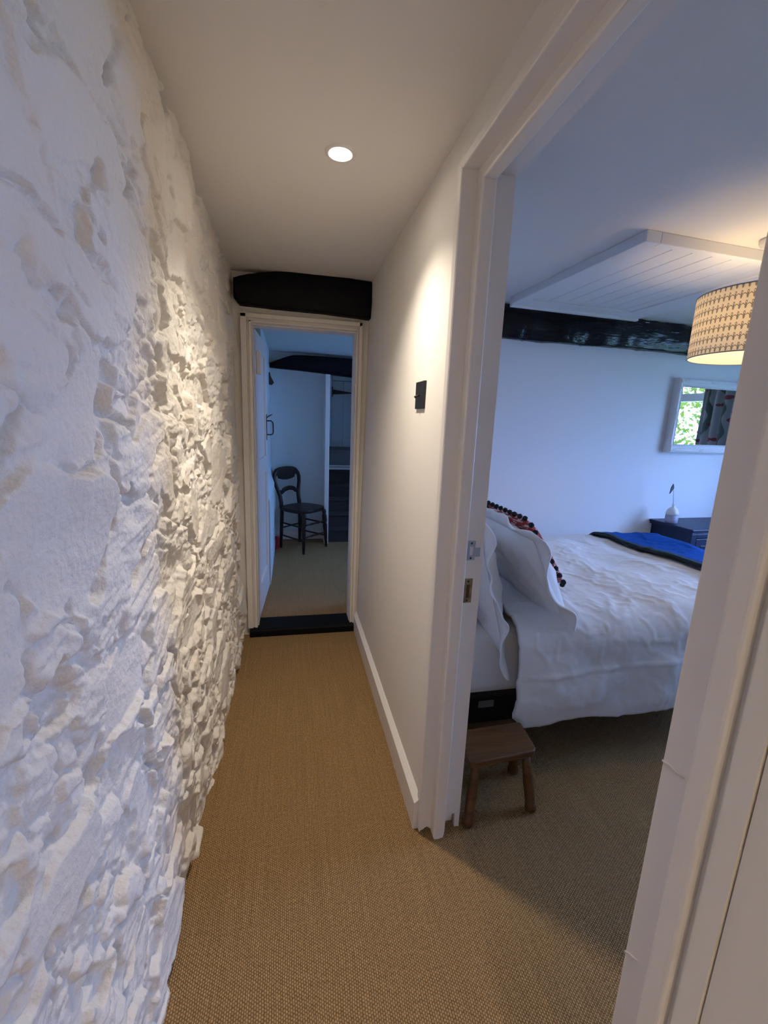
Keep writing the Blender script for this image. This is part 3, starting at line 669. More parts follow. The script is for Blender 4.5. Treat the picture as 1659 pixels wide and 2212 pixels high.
# ---- corridor downlight
def downlight(loc, label, power):
    t = thing('downlight', label, 'light', loc)
    MB().lathe([(0.034, 0.004), (0.034, -0.003), (0.038, -0.006), (0.046, -0.004), (0.049, 0.0)], n=40, cap=False).build('bezel', 'trim', t, local=True, smooth=True)
    MB().lathe([(0.034, 0.0015), (0.034, -0.0015), (0.02, -0.003), (0.001, -0.003)], n=32).build('lens', 'lens', t, local=True, smooth=True)
    l = bpy.data.lights.new('downlight_spot', 'SPOT'); l.energy = power; l.color = (1.0, 0.885, 0.74); l.spot_size = math.radians(116); l.spot_blend = 1.0
    l.shadow_soft_size = 0.03
    o = bpy.data.objects.new('downlight_spot', l); C.objects.link(o); o.parent = t; o.location = (0, 0, -0.012)
    return t
downlight((0.156, 1.55, HC), 'glowing round downlight in the corridor ceiling', 46)
downlight((0.10, -1.50, HC), 'unseen fill downlight near the rear end of the corridor ceiling', 115)  # unseen lamp behind the camera, placed and powered as warm fill for near walls

# ---- light switch
sx = xw(1.55)
sw = thing('light_switch', 'black metal light switch on the cream corridor wall', 'switch', (sx, 1.585, 1.5))
MB().box(sx - 0.008, sx + 0.002, 1.531, 1.639, 1.500, 1.597).build('switch_plate', 'switch', sw, bevel=0.002)
MB().tube([(sx - 0.008, 1.585, 1.549), (sx - 0.018, 1.585, 1.545), (sx - 0.026, 1.585, 1.540)], [0.0035, 0.003, 0.0045], 8).build('toggle', 'switch', sw, smooth=True)

# ---- loft hatch
hz = HC - 0.045
lh = thing('loft_hatch', 'white framed boarded loft hatch in the bedroom ceiling', 'hatch', (1.95, 2.3, HC), 0.045)
HX0, HX1, HY0, HY1 = -0.545, 0.44, -0.56, 0.50
MB().box(HX0, HX0 + 0.075, HY0, HY1, -0.045, 0.0).build('frame_board', 'hatch', lh, local=True, bevel=0.003)
MB().box(HX0 + 0.075, HX1, HY0, HY0 + 0.035, -0.045, 0.0).build('frame_board', 'hatch', lh, local=True, bevel=0.003)
MB().box(HX0 + 0.075, HX1, HY1 - 0.13, HY1, -0.045, 0.0).build('frame_board', 'hatch', lh, local=True, bevel=0.003)
MB().box(HX1 - 0.17, HX1, HY0 + 0.035, HY1 - 0.13, -0.045, 0.0).build('frame_board', 'hatch', lh, local=True, bevel=0.003)
MB().box(HX0, HX1, HY1 - 0.02, HY1 + 0.012, -0.06, 0.0).build('beading', 'hatch', lh, local=True, bevel=0.005)
nb = 7; pw = (HX1 - 0.17 - 0.004 - HX0 - 0.035) / nb
for i in range(nb):
    a = HX0 + 0.075 + i * pw
    MB().box(a + 0.0015, a + pw - 0.0015, HY0 + 0.037, HY1 - 0.134, -0.038, -0.01).build('plank', 'hatch', lh, local=True, bevel=0.003)

# ---- pendant lamp
PC = (1.985, 1.64); PR = 0.236; PZ0, PZ1 = 1.787, 2.043
pn = thing('pendant_lamp', 'patterned cream drum pendant lamp hanging in the bedroom', 'lamp', (PC[0], PC[1], PZ0))
MB().lathe([(0.052, HC), (0.052, HC - 0.012), (0.045, HC - 0.026), (0.012, HC - 0.034), (0.008, HC - 0.05)], (PC[0], PC[1], 0), 32).build('ceiling_rose', 'cord', pn, smooth=True, )
MB().tube([(PC[0], PC[1], HC - 0.04), (PC[0], PC[1], PZ1 - 0.05)], 0.0035, 8).build('flex', 'cord', pn, smooth=True)
nU, nV = 97, 9
U, V_ = np.meshgrid(np.linspace(0, 1, nU), np.linspace(0, 1, nV), indexing='ij')
Pm = np.stack([PC[0] + PR * np.cos(U * 2 * np.pi), PC[1] + PR * np.sin(U * 2 * np.pi), PZ0 + (PZ1 - PZ0) * V_], -1)
sh = gridmesh(Pm, np.stack([U, V_], -1)).build('shade', 'shade', pn, smooth=True)
Pl = np.stack([PC[0] + (PR - 0.004) * np.cos(U * 2 * np.pi), PC[1] + (PR - 0.004) * np.sin(U * 2 * np.pi), PZ0 + (PZ1 - PZ0) * V_], -1)
gridmesh(Pl).build('lining', 'lining', sh, smooth=True)
for z in (PZ0, PZ1):
    ring = [(PC[0] + PR * math.cos(a * math.pi / 24), PC[1] + PR * math.sin(a * math.pi / 24), z) for a in range(49)]
    MB().tube(ring, 0.0025, 6, cap=False).build('rim', 'label', sh, smooth=True)
sp = MB()
for a in range(3): sp.tube([(PC[0], PC[1], PZ1 - 0.03), (PC[0] + PR * math.cos(a * 2.094), PC[1] + PR * math.sin(a * 2.094), PZ1 - 0.002)], 0.002, 6)
sp.build('spider', 'cord', pn)
MB().lathe([(0.018, PZ1 - 0.02), (0.018, PZ1 - 0.08)], (PC[0], PC[1], 0), 16).build('lamp_holder', 'cord', pn, smooth=True)
MB().ball((PC[0], PC[1], PZ1 - 0.115), 0.035, 16, 12, sc=(1, 1, 1.15)).build('bulb', 'bulb', pn, smooth=True)
# ---- mirror
mx0 = 2.995; mw, mh = 0.72, 0.585
mr = thing('wall_mirror', 'white ornate framed mirror on the bedroom wall reflecting the window', 'mirror', (mx0, yb(mx0) - 0.003, 1.293), AB)
fw_ = 0.068
def frame_bar(L_, horizontal):
    prof = [(0, 0), (0, -0.050), (0.010, -0.058), (0.020, -0.050), (0.026, -0.050), (0.034, -0.044), (0.050, -0.036), (0.058, -0.040), (fw_, -0.030), (fw_, 0)]
    return prof
def bar(p0, p1, inward, name='frame_bar'):
    """mitred bar: profile (w outwards->inwards, depth) swept from p0 to p1 in the frame's plane"""
    prof = frame_bar(0, 0); m = MB(); d_ = Vector((p1[0] - p0[0], p1[1] - p0[1])).normalized(); inn = Vector(inward)
    vs = []
    for (p, sg) in ((p0, 1), (p1, -1)):
        for (w_, dp) in prof:
            q = Vector(p) + inn * w_ + d_ * w_ * sg; vs.append((q.x, dp, q.y))
    n = len(prof); m.add(vs, [tuple(range(n)), tuple(range(2 * n - 1, n - 1, -1))] + [(i, i + n, (i + 1) % n + n, (i + 1) % n) for i in range(n)])
    return m.build(name, 'frame', mr, local=True)
bar((0, 0), (mw, 0), (0, 1)); bar((mw, 0), (mw, mh), (-1, 0)); bar((mw, mh), (0, mh), (0, -1)); bar((0, mh), (0, 0), (1, 0))
MB().box(fw_ - 0.004, mw - fw_ + 0.004, -0.026, -0.006, fw_ - 0.004, mh - fw_ + 0.004).build('glass', 'glass', mr, local=True)
random.seed(5)
for (cx_, cz_, sx_, sz_) in ((0.012, 0.012, 1, 1), (mw - 0.012, 0.012, -1, 1), (mw - 0.012, mh - 0.012, -1, -1), (0.012, mh - 0.012, 1, -1)):
    m = MB().ball((cx_ + sx_ * 0.010, -0.052, cz_ + sz_ * 0.010), 0.017, 10, 6, 0.1, (1, 0.6, 1))
    for i in range(5):
        t_ = 0.02 + i * 0.015; m.ball((cx_ + sx_ * t_, -0.054, cz_ + random.uniform(-0.002, 0.012) * sz_), 0.009 - i * 0.0008, 8, 5, 0.15, (1.3, 0.7, 0.8))
        m.ball((cx_ + random.uniform(-0.002, 0.012) * sx_, -0.054, cz_ + sz_ * t_), 0.009 - i * 0.0008, 8, 5, 0.15, (0.8, 0.7, 1.3))
    m.build('corner_ornament', 'frame', mr, local=True, smooth=True)
for (cx_, cz_, vert) in ((mw / 2, 0.02, 0), (mw / 2, mh - 0.02, 0), (0.02, mh / 2, 1), (mw - 0.02, mh / 2, 1)):
    m = MB()
    for i in range(5):
        q = (i - 2) * 0.015; m.ball((cx_ + (0 if vert else q), -0.052, cz_ + (q if vert else 0)), 0.014 - abs(i - 2) * 0.003, 8, 5, 0.12, (1, 0.6, 1))
    m.build('centre_ornament', 'frame', mr, local=True, smooth=True)

# ---- blue cabinet with vase
cb0 = 2.985
cab = thing('cabinet', 'navy painted cabinet in the corner beyond the bed', 'cabinet', (cb0, yb(cb0) - 0.005, 0), AB)
CW, CD, CH = 0.78, 0.39, 0.735
MB().box(0.02, 0.045, -CD + 0.03, 0, 0.06, CH - 0.03).box(CW - 0.045, CW - 0.02, -CD + 0.03, 0, 0.06, CH - 0.03).box(0.02, CW - 0.02, -0.02, 0, 0.06, CH - 0.03).box(0.02, CW - 0.02, -CD + 0.03, 0, 0.06, 0.085).build('carcass', 'navy', cab, local=True, bevel=0.003)
MB().box(-0.012, CW + 0.012, -CD - 0.012, 0, CH - 0.028, CH - 0.004).box(-0.005, CW + 0.005, -CD - 0.004, 0, CH - 0.042, CH - 0.028).build('top', 'navy', cab, local=True, bevel=0.006, seg=3)
MB().box(0.0, 0.05, -CD, -CD + 0.03, 0.0, CH - 0.042).box(CW - 0.05, CW, -CD, -CD + 0.03, 0.0, CH - 0.042).box(0.05, CW - 0.05, -CD, -CD + 0.03, CH - 0.075, CH - 0.042).box(0.05, CW - 0.05, -CD, -CD + 0.03, 0.05, 0.09).build('face_frame', 'navy', cab, local=True, bevel=0.003)
MB().box(0.0, 0.05, -0.05, 0, 0, 0.07).build('back_foot', 'navy', cab, local=True)
MB().box(CW - 0.05, CW, -0.05, 0, 0, 0.07).build('back_foot', 'navy', cab, local=True)
for i in range(2):
    a = 0.052 + i * (CW / 2 - 0.05); b_ = a + CW / 2 - 0.055
    dr = MB().box(a, b_, -CD - 0.002, -CD + 0.02, 0.094, CH - 0.08).build('door', 'navy', cab, local=True, bevel=0.003)
    MB().box(a + 0.05, b_ - 0.05, -CD - 0.006, -CD, 0.15, CH - 0.135).build('door_panel', 'navy', dr, local=True, bevel=0.005)
    MB().ball(((b_ - 0.025) if i == 0 else (a + 0.025), -CD - 0.014, 0.42), 0.013, 12, 8).build('knob', 'brass', dr, local=True, smooth=True)
VX, VY = 3.035, 2.90
vz = CH - 0.004
va = thing('vase', 'small white bottle vase with lavender base on the navy cabinet', 'vase', (VX, VY, vz))
MB().lathe([(0.040, 0.0), (0.045, 0.004), (0.0465, 0.03), (0.0460, 0.068)], n=28).build('base_band', 'ceramicb', va, local=True, smooth=True)
MB().lathe([(0.0462, 0.068), (0.0455, 0.085), (0.040, 0.105), (0.027, 0.122), (0.013, 0.130), (0.0115, 0.142), (0.013, 0.150), (0.009, 0.150), (0.008, 0.12)], n=28).build('body', 'ceramic', va, local=True, smooth=True)
fl = thing('dried_flower', 'thin dried stem with a dark drooping leaf standing in the white vase', 'flower', (VX, VY, vz + 0.1))
MB().tube([(VX, VY, vz + 0.08), (VX - 0.008, VY, vz + 0.16), (VX - 0.028, VY - 0.002, vz + 0.265), (VX - 0.040, VY - 0.002, vz + 0.305)], [0.0017, 0.0015, 0.0012, 0.001], 6).build('stem', 'stem', fl, smooth=True)
lp = [(-0.040, 0.320), (-0.030, 0.296), (-0.030, 0.282), (-0.050, 0.252), (-0.062, 0.238), (-0.058, 0.262), (-0.057, 0.285), (-0.050, 0.300)]
MB().prism([(VX + a, vz + b_) for a, b_ in lp], 1, VY - 0.005, VY + 0.002).build('leaf', 'leafd', fl, bevel=0.001)

# ---- bed
BX0, BX1, BY0, BY1 = 0.63, 2.63, 1.55, 2.87
bed = thing('bed', 'double bed with a pale mattress under the white bedding', 'bed', ((BX0 + BX1) / 2, (BY0 + BY1) / 2, 0))
def rbox(x0, x1, y0, y1, z0, z1, r_, n=6):
    """box with all edges rounded (superellipsoid-like grid)"""
    m = MB(); nu, nv = 64, 18; vs = []
    hx_, hy_, hz_ = (x1 - x0) / 2 - r_, (y1 - y0) / 2 - r_, (z1 - z0) / 2 - r_
    for j in range(nv):
        ph = -math.pi / 2 + math.pi * j / (nv - 1)
        for i in range(nu):
            th_ = 2 * math.pi * (i + 0.5) / nu
            dx, dy, dz = math.cos(ph) * math.cos(th_), math.cos(ph) * math.sin(th_), math.sin(ph)
            vs.append(((x0 + x1) / 2 + math.copysign(hx_, dx) + r_ * dx, (y0 + y1) / 2 + math.copysign(hy_, dy) + r_ * dy, (z0 + z1) / 2 + math.copysign(hz_, dz) + r_ * dz))
    fs = []
    for j in range(nv - 1):
        for i in range(nu): fs.append((j * nu + i, j * nu + (i + 1) % nu, (j + 1) * nu + (i + 1) % nu, (j + 1) * nu + i))
    fs += [tuple(range(nu - 1, -1, -1)), tuple((nv - 1) * nu + i for i in range(nu))]
    return m.add(vs, fs)
rbox(BX0, BX1, BY0 + 0.02, BY1, 0.275, 0.60, 0.07).build('mattress', 'sheet', bed, smooth=True)
MB().box(BX0 + 0.02, BX1 - 0.02, BY0 + 0.12, BY1 - 0.02, 0.20, 0.275).build('base', 'divan', bed, bevel=0.01)
for (a, b_) in ((BX0 + 0.08, BY0 + 0.18), (BX1 - 0.1, BY0 + 0.18), (BX0 + 0.08, BY1 - 0.1), (BX1 - 0.1, BY1 - 0.1)):
    MB().lathe([(0.022, 0), (0.03, 0.02), (0.03, 0.205)], (a, b_, 0), 14).build('leg', 'darkbox', bed, smooth=True)
bx = thing('storage_box', 'black storage box with a grey label under the bed', 'box', (1.02, 1.9, 0))
MB().box(0.70, 1.34, 1.755, 2.2, 0, 0.15).build('body', 'darkbox', bx, bevel=0.008)
MB().box(0.69, 1.35, 1.745, 2.21, 0.15, 0.17).build('lid', 'darkbox', bx, bevel=0.005)
MB().box(0.897, 0.978, 1.7515, 1.756, 0.088, 0.124).build('label_card', 'label', bx)

# duvet: over the top, rounding off the near edge and hanging almost to the floor
def duvet_top(x_, y_):
    base = 0.655 + 0.025 * np.sin((y_ - 1.5) / 1.35 * np.pi)
    wr_ = 0.022 * fbm(x_ * 2.0 + y_ * 0.8, y_ * 1.7 - x_ * 1.2, 2, 201) + 0.007 * (1 - np.abs(fbm(x_ * 3.1 + y_ * 2.2, y_ * 3.4 - x_ * 2.6, 3, 205)) * 2.2).clip(0, 1) ** 3
    return base + wr_
def duvet():
    nu, nv = 190, 190
    u = np.linspace(0, 1, nu); s_ = np.linspace(0, 1, nv)
    Xg, Sg = np.meshgrid(0.925 + (2.72 - 0.925) * u, s_, indexing='ij')
    # path across the bed: far hang, top, rounded near edge, near hang
    R = 0.13; yn = 1.475; yf = 2.90; zt = 0.655
    segs = [0.22, (yf - R) - (yn + R), R * math.pi / 2, zt - R - 0.20]
    tot = sum(segs); L_ = Sg * tot
    Y = np.zeros_like(L_); Z = np.zeros_like(L_); NY = np.zeros_like(L_); NZ = np.zeros_like(L_)
    a = L_ <= segs[0]
    q = L_ / segs[0]
    Y = np.where(a, yf - (q ** 2) * R * 0.6, Y); Z = np.where(a, 0.44 + 0.215 * np.sin(q * np.pi / 2), Z); NY = np.where(a, 1 - q, NY); NZ = np.where(a, q, NZ)
    b_ = (~a) & (L_ <= segs[0] + segs[1]); q = (L_ - segs[0])
    y_top = yf - R * 0.6 - q * ((yf - R * 0.6 - yn - R) / segs[1])
    Y = np.where(b_, y_top, Y); Z = np.where(b_, zt, Z); NZ = np.where(b_, 1, NZ)
    c_ = (~a) & (~b_) & (L_ <= sum(segs[:3])); th_ = (L_ - segs[0] - segs[1]) / R
    Y = np.where(c_, yn + R - R * np.sin(th_), Y); Z = np.where(c_, zt - R + R * np.cos(th_), Z); NY = np.where(c_, -np.sin(th_), NY); NZ = np.where(c_, np.cos(th_), NZ)
    d_ = ~(a | b_ | c_); q = L_ - sum(segs[:3])
    Y = np.where(d_, yn - 0.02 * np.sin(q / segs[3] * np.pi * 0.8), Y); Z = np.where(d_, zt - R - q, Z); NY = np.where(d_, -1, NY)
    topw = np.where(b_ | c_, 1.0, 0.0)
    dz = duvet_top(Xg, Y) - 0.655
    W = dz * (NZ > 0.2) * NZ
    # folds of the hanging side and creases
    hang = np.where(d_, np.clip(q / 0.1, 0, 1), 0)
    fold = (0.007 * np.sin(Xg * 13 + 2.0 * fbm(Xg * 2, Z * 2, 2, 211)) * np.clip((0.55 - Z) / 0.3, 0, 1) + 0.018 * fbm(Xg * 3.3 + Z * 2.5, Z * 3 - Xg * 2, 3, 215)) * hang
    crease = 0.004 * (1 - np.abs(fbm(Xg * 4 + Z * 5, Y * 5 - Xg * 3 + Z * 4, 3, 221)) * 5).clip(0, 1) ** 2
    crease += 0.008 * np.exp(-((Z - (0.43 + 0.02 * (Xg - 1.2) + 0.006 * np.sin(Xg * 5))) / 0.008) ** 2) * hang
    small = 0.0015 * fbm(Xg * 14, (Y - Z) * 14, 3, 231)
    Nn = fold + crease + small
    Y = Y + NY * Nn; Z = Z + NZ * Nn + W
    # lower corner is rounded and a little lower, left edge swings out slightly
    low = np.clip((0.5 - Z) / 0.3, 0, 1) * d_
    X2 = Xg + 0.012 * fbm(Z * 5, Y * 0 + 3.3, 2, 241) * (u[:, None] < 0.05) - 0.0 * low
    cor = np.clip(1 - (Xg - 0.925) / 0.05, 0, 1) * np.clip((0.25 - Z) / 0.05, 0, 1) * d_
    Z = Z + cor * 0.035
    Z = Z - 0.02 * np.clip(1 - np.abs(Xg - 1.05) / 0.12, 0, 1) * np.clip((0.3 - Z) / 0.1, 0, 1) * d_
    o_ = gridmesh(np.stack([X2, Y, Z], -1)).build('duvet', 'linen', smooth=True)
    md = o_.modifiers.new('thickness', 'SOLIDIFY'); md.thickness = 0.022; md.offset = -1
    return tag(o_, 'crumpled white duvet hanging over the near side of the bed', 'duvet')
duvet()

# throw across the foot of the bed
def throw():
    t = thing('bed_throw', 'bright blue throw with dark hem across the foot of the bed', 'blanket', (2.47, 2.2, 0.6))
    def surf(x0, x1, nx, lift):
        Xg, Yg = np.meshgrid(np.linspace(0, 1, nx), np.linspace(1.60, 2.88, 96), indexing='ij')
        XL = 2.285 - 0.055 * (Yg - 1.9)
        X_ = XL + x0 + (x1 - x0) * Xg
        foot = np.clip((X_ - 2.62) / 0.16, 0, 1)
        Z_ = duvet_top(np.minimum(X_, 2.7), Yg) + lift + 0.004 * fbm(X_ * 6, Yg * 6, 3, 251) - 0.16 * foot ** 2 - 0.13 * np.clip((Yg - 2.76) / 0.12, 0, 1) ** 2
        return gridmesh(np.stack([X_, Yg, Z_], -1))
    o_ = surf(0.042, 0.47, 46, 0.022).build('cloth', 'blue', t, smooth=True)
    md = o_.modifiers.new('thickness', 'SOLIDIFY'); md.thickness = 0.016; md.offset = 1
    o_ = surf(0.0, 0.043, 6, 0.020).build('hem', 'teal', t, smooth=True)
    md = o_.modifiers.new('thickness', 'SOLIDIFY'); md.thickness = 0.020; md.offset = 1
throw()

# pillows
def cushion(center, vax, hu, hv, th_, flange, seed, wr_=0.01, n=46, droop=None, curve=0.0):
    """u runs along world y, v along vax, the face looks along n = v x u ; returns front/back shells and flange grid"""
    v = np.array(vax, float); v /= np.linalg.norm(v); u = np.array([0, 1.0, 0]); nn = np.cross(u, v); nn = nn if nn[0] > 0 else -nn
    tt = np.linspace(-1, 1, n); A, B = np.meshgrid(tt, tt, indexing='ij')
    def place(a, b_, h):
        P = np.array(center) + a[..., None] * u * hu + b_[..., None] * v * hv + h[..., None] * nn
        if droop is not None:
            k_ = np.clip((-a - 0.35) / 0.65, 0, 1.6) ** 1.5
            P[..., 2] -= droop[0] * k_ * np.clip(0.5 - 0.5 * b_, 0, 1); P[..., 0] += droop[1] * k_ * np.clip(0.5 - 0.5 * b_, 0, 1)
        P[..., 0] += curve * (1 - b_ ** 2)
        return P
    prof = ((1 - np.abs(A) ** 2.6).clip(0) * (1 - np.abs(B) ** 2.6).clip(0)) ** 0.55
    pinch = 1 - 0.06 * (np.abs(A) * (1 - B ** 2) + np.abs(B) * (1 - A ** 2))
    w1_ = wr_ * fbm(A * 2.2 + B, B * 2.2 - A * 0.7, 4, seed) * prof; w2_ = wr_ * fbm(A * 2.5 - B * .6, B * 2.2 + A * .8, 4, seed + 9) * prof
    F = place(A, B * 1.0, th_ * prof + w1_); Bk = place(A, B, -th_ * prof * 0.9 + w2_)
    m = MB(); nv_ = n * n
    m.v = [tuple(p) for p in F.reshape(-1, 3)] + [tuple(p) for p in Bk.reshape(-1, 3)]
    for i in range(n - 1):
        for j in range(n - 1):
            a = i * n + j; m.f.append((a, a + n, a + n + 1, a + 1)); m.f.append((nv_ + a, nv_ + a + 1, nv_ + a + n + 1, nv_ + a + n))
    uvA = np.stack([(A + 1) / 2, (B + 1) / 2], -1).reshape(-1, 2); m.uv = [tuple(q) for q in uvA] * 2
    fm = None
    if flange:
        # border frill all round, wavy
        N = 240; t_ = np.linspace(0, 4, N + 1)
        def edge(t):
            k_ = int(t) % 4; q = (t - int(t)) * 2 - 1
            return [(q, -1, 0, -1), (1, q, 1, 0), (-q, 1, 0, 1), (-1, -q, -1, 0)][k_]
        rings = []
        for k_ in range(4):
            w_ = k_ / 3.0; row = []
            for t in t_:
                a, b_, da, db = edge(t if t < 4 else 0.0)
                q = (t - int(t)) * 2 - 1
                cornr = max(0, (abs(q) - 0.8) / 0.2)
                if cornr and k_ >= 0:
                    if da == 0: da = math.copysign(cornr * 0.7, a)
                    else: db = math.copysign(cornr * 0.7, b_)
                row.append((a + da * w_ * flange / hu, b_ + db * w_ * flange / hv))
            rings.append(row)
        R_ = np.array(rings)
        tt_ = np.tile(t_[None, :] % 4.0, (4, 1))
        wave = (0.016 * np.sin(tt_ * 2 * np.pi * 2.0 + 0.6) + 0.045 * fbm(tt_ * 4.0, tt_ * 0 + seed * 0.37, 2, seed)) * np.linspace(0, 1, 4)[:, None] ** 1.3
        fm = gridmesh(place(R_[..., 0], R_[..., 1], wave + 0.0))
    return m, fm
random.seed(11)
p1 = thing('pillow', 'white oxford pillow with floppy border leaning beside the red cushion', 'pillow', (1.08, 1.9, 0.62), group='pillows on the bed')
m, fm = cushion((1.085, 1.885, 0.805), (-0.50, 0, 0.84), 0.335, 0.222, 0.085, 0.055, 301, 0.02, droop=(0.13, 0.03))
m.build('case', 'linen', p1, smooth=True)
o = fm.build('border', 'linen', p1, smooth=True); md = o.modifiers.new('thickness', 'SOLIDIFY'); md.thickness = 0.006; md.offset = 0
p2 = thing('pillow', 'white pillow standing against the wall at the head of the bed', 'pillow', (0.78, 1.85, 0.6), group='pillows on the bed')
m, fm = cushion((0.785, 1.85, 0.835), (-0.30, 0, 0.95), 0.33, 0.23, 0.095, 0.04, 321, 0.028, droop=(0.14, 0.03))
m.build('case', 'linen', p2, smooth=True)
o = fm.build('border', 'linen', p2, smooth=True); md = o.modifiers.new('thickness', 'SOLIDIFY'); md.thickness = 0.006; md.offset = 0
cu = thing('cushion', 'red and white patterned cushion edged with black pompoms', 'cushion', (1.16, 1.96, 0.66))
ccen = np.array([1.165, 1.955, 0.875]); cv = np.array([-0.58, 0, 0.81]); cv /= np.linalg.norm(cv)
m, _ = cushion(tuple(ccen), tuple(cv), 0.215, 0.195, 0.055, 0, 341, 0.008)
m.build('cover', 'ikat', cu, smooth=True)
for k_ in range(4):
    for i in range(9):
        q = (i + 0.5) / 9 * 2 - 1
        a, b_ = [(q, -1.04), (1.03, q), (-q, 1.04), (-1.03, -q)][k_]
        P = ccen + np.array([0, 1, 0]) * a * 0.215 + cv * b_ * 0.195
        MB().ball(tuple(P), 0.0125, 10, 7, 0.14).build('pompom', 'pom', cu, smooth=True)

# ---- footstool
fs = thing('footstool', 'low brown wooden footstool half under the bed', 'stool', (0.80, 1.37, 0))
zt = 0.250
top = [(0.634, 1.262), (0.652, 1.252), (0.900, 1.272), (0.915, 1.288), (0.930, 1.428), (0.920, 1.436), (0.655, 1.425), (0.640, 1.415)]
MB().prism(top, 2, zt - 0.028, zt).build('seat', 'oak', fs, bevel=0.006, seg=3)
def sleg(t_, b_):
    t_ = Vector(t_); b_ = Vector(b_)
    pts = [t_.lerp(b_, q) for q in (0, 0.25, 0.55, 0.86, 0.90, 0.96, 1.0)]
    return MB().tube(pts, [0.015, 0.018, 0.021, 0.019, 0.023, 0.022, 0.014], 8)
for (t_, b_) in (((0.672, 1.288, zt - 0.02), (0.632, 1.232, 0)), ((0.880, 1.300, zt - 0.02), (0.900, 1.250, 0)), ((0.895, 1.400, zt - 0.02), (0.925, 1.440, 0)), ((0.675, 1.395, zt - 0.02), (0.640, 1.440, 0))):
    sleg(t_, b_).build('leg', 'oak', fs, smooth=True)

# ---- balloon-back chair on the landing
fdir = Vector((0.725, -0.688)); rdir = Vector((0.688, 0.725))
ch = thing('dining_chair', 'dark wooden balloon back chair against the landing wall', 'chair', (0.125, 4.715, FZ), math.atan2(rdir.y, rdir.x))
# local x: to the chair's left-right, local -y: front
seat = []
for i in range(28):
    a = 2 * math.pi * i / 28; c_, s_ = math.cos(a), math.sin(a)
    wx_ = 0.215 - 0.035 * max(0, s_)
    seat.append((math.copysign(abs(c_) ** 0.62, c_) * wx_, math.copysign(abs(s_) ** 0.7, s_) * 0.205))
MB().prism(seat, 2, 0.425, 0.462).build('seat', 'ebony', ch, local=True, bevel=0.010, seg=3)
prof = [(0.017, 0.43), (0.024, 0.40), (0.017, 0.385), (0.025, 0.36), (0.026, 0.30), (0.018, 0.275), (0.024, 0.26), (0.022, 0.20), (0.015, 0.05), (0.012, 0.0)]
for s_ in (-1, 1):
    MB().tube([(s_ * (0.165 + 0.022 * (0.43 - z) / 0.43), -0.165 - 0.02 * (0.43 - z) / 0.43, z) for (r_, z) in prof], [r_ for (r_, z) in prof], 12).build('leg', 'ebony', ch, local=True, smooth=True)
    MB().tube([(s_ * 0.14, 0.165, 0.45), (s_ * 0.145, 0.17, 0.25), (s_ * 0.150, 0.178, 0.0)], [0.02, 0.019, 0.015], 10).build('leg', 'ebony', ch, local=True, smooth=True)
    for z in (0.28, 0.14):
        MB().tube([(s_ * 0.172, -0.175, z - 0.005), (s_ * 0.15, 0.175, z + 0.005)], [0.009, 0.009], 8).build('stretcher', 'ebony', ch, local=True, smooth=True)
for z in (0.30, 0.17): MB().tube([(-0.172, -0.175, z), (-0.09, -0.175, z), (-0.05, -0.175, z), (0.0, -0.175, z), (0.05, -0.175, z), (0.09, -0.175, z), (0.172, -0.175, z)], [0.008, 0.008, 0.013, 0.009, 0.013, 0.008, 0.008], 8).build('stretcher', 'ebony', ch, local=True, smooth=True)
MB().tube([(-0.146, 0.18, 0.22), (0.146, 0.18, 0.22)], 0.009, 8).build('stretcher', 'ebony', ch, local=True, smooth=True)
def by(z): return 0.170 + 0.075 * max(0, (z - 0.45)) / 0.4
loop = []
half = [(0.142, 0.44), (0.138, 0.50), (0.140, 0.56), (0.158, 0.63), (0.182, 0.70), (0.190, 0.755), (0.180, 0.80), (0.145, 0.838), (0.09, 0.853), (0.0, 0.858)]
pts = [(-a, by(z), z) for a, z in half] + [(a, by(z), z) for a, z in half[-2::-1]]
MB().tube(pts, [0.022 if p[2] < 0.6 else 0.020 for p in pts], 10).build('back_frame', 'ebony', ch, local=True, smooth=True)
crest = [(-0.178, 0.76), (-0.178, 0.80), (-0.145, 0.835), (-0.09, 0.85), (0, 0.856), (0.09, 0.85), (0.145, 0.835), (0.178, 0.80), (0.178, 0.76), (0.150, 0.79), (0.128, 0.782), (0.115, 0.752), (0.06, 0.738), (0, 0.734), (-0.06, 0.738), (-0.115, 0.752), (-0.128, 0.782), (-0.150, 0.79)]
MB().prism(crest, 1, by(0.8) - 0.012, by(0.8) + 0.008).build('crest_rail', 'ebony', ch, local=True, bevel=0.003)
spl = [(-0.148, 0.585), (-0.125, 0.578), (-0.095, 0.590), (-0.06, 0.612), (0, 0.622), (0.06, 0.612), (0.095, 0.590), (0.125, 0.578), (0.148, 0.585), (0.148, 0.625), (0.125, 0.632), (0.112, 0.618), (0.09, 0.648), (0.05, 0.662), (0, 0.668), (-0.05, 0.662), (-0.09, 0.648), (-0.112, 0.618), (-0.125, 0.632), (-0.148, 0.625)]
MB().prism(spl, 1, by(0.6) - 0.010, by(0.6) + 0.008).build('cross_rail', 'ebony', ch, local=True, bevel=0.003)

# ---- small things of the landing
rb = thing('red_canister', 'small red plastic canister on the landing floor beside the chair', 'canister', (-0.144, 4.685, FZ))
MB().lathe([(0.018, 0), (0.020, 0.006), (0.019, 0.085), (0.016, 0.10)], n=20).build('body', 'red', rb, local=True, smooth=True)
MB().lathe([(0.020, 0.10), (0.0225, 0.108), (0.0225, 0.135), (0.019, 0.143)], n=20).build('lid', 'red', rb, local=True, smooth=True)
hk = thing('wall_hook', 'black pointed iron hook high on the landing wall', 'hook', (-0.215, 4.9, 1.776))
MB().prism([(-0.222, 1.905), (-0.206, 1.905), (-0.200, 1.87), (-0.172, 1.815), (-0.165, 1.802), (-0.190, 1.776), (-0.222, 1.785)], 1, 4.885, 4.915).build('hook_plate', 'black', hk, bevel=0.003)

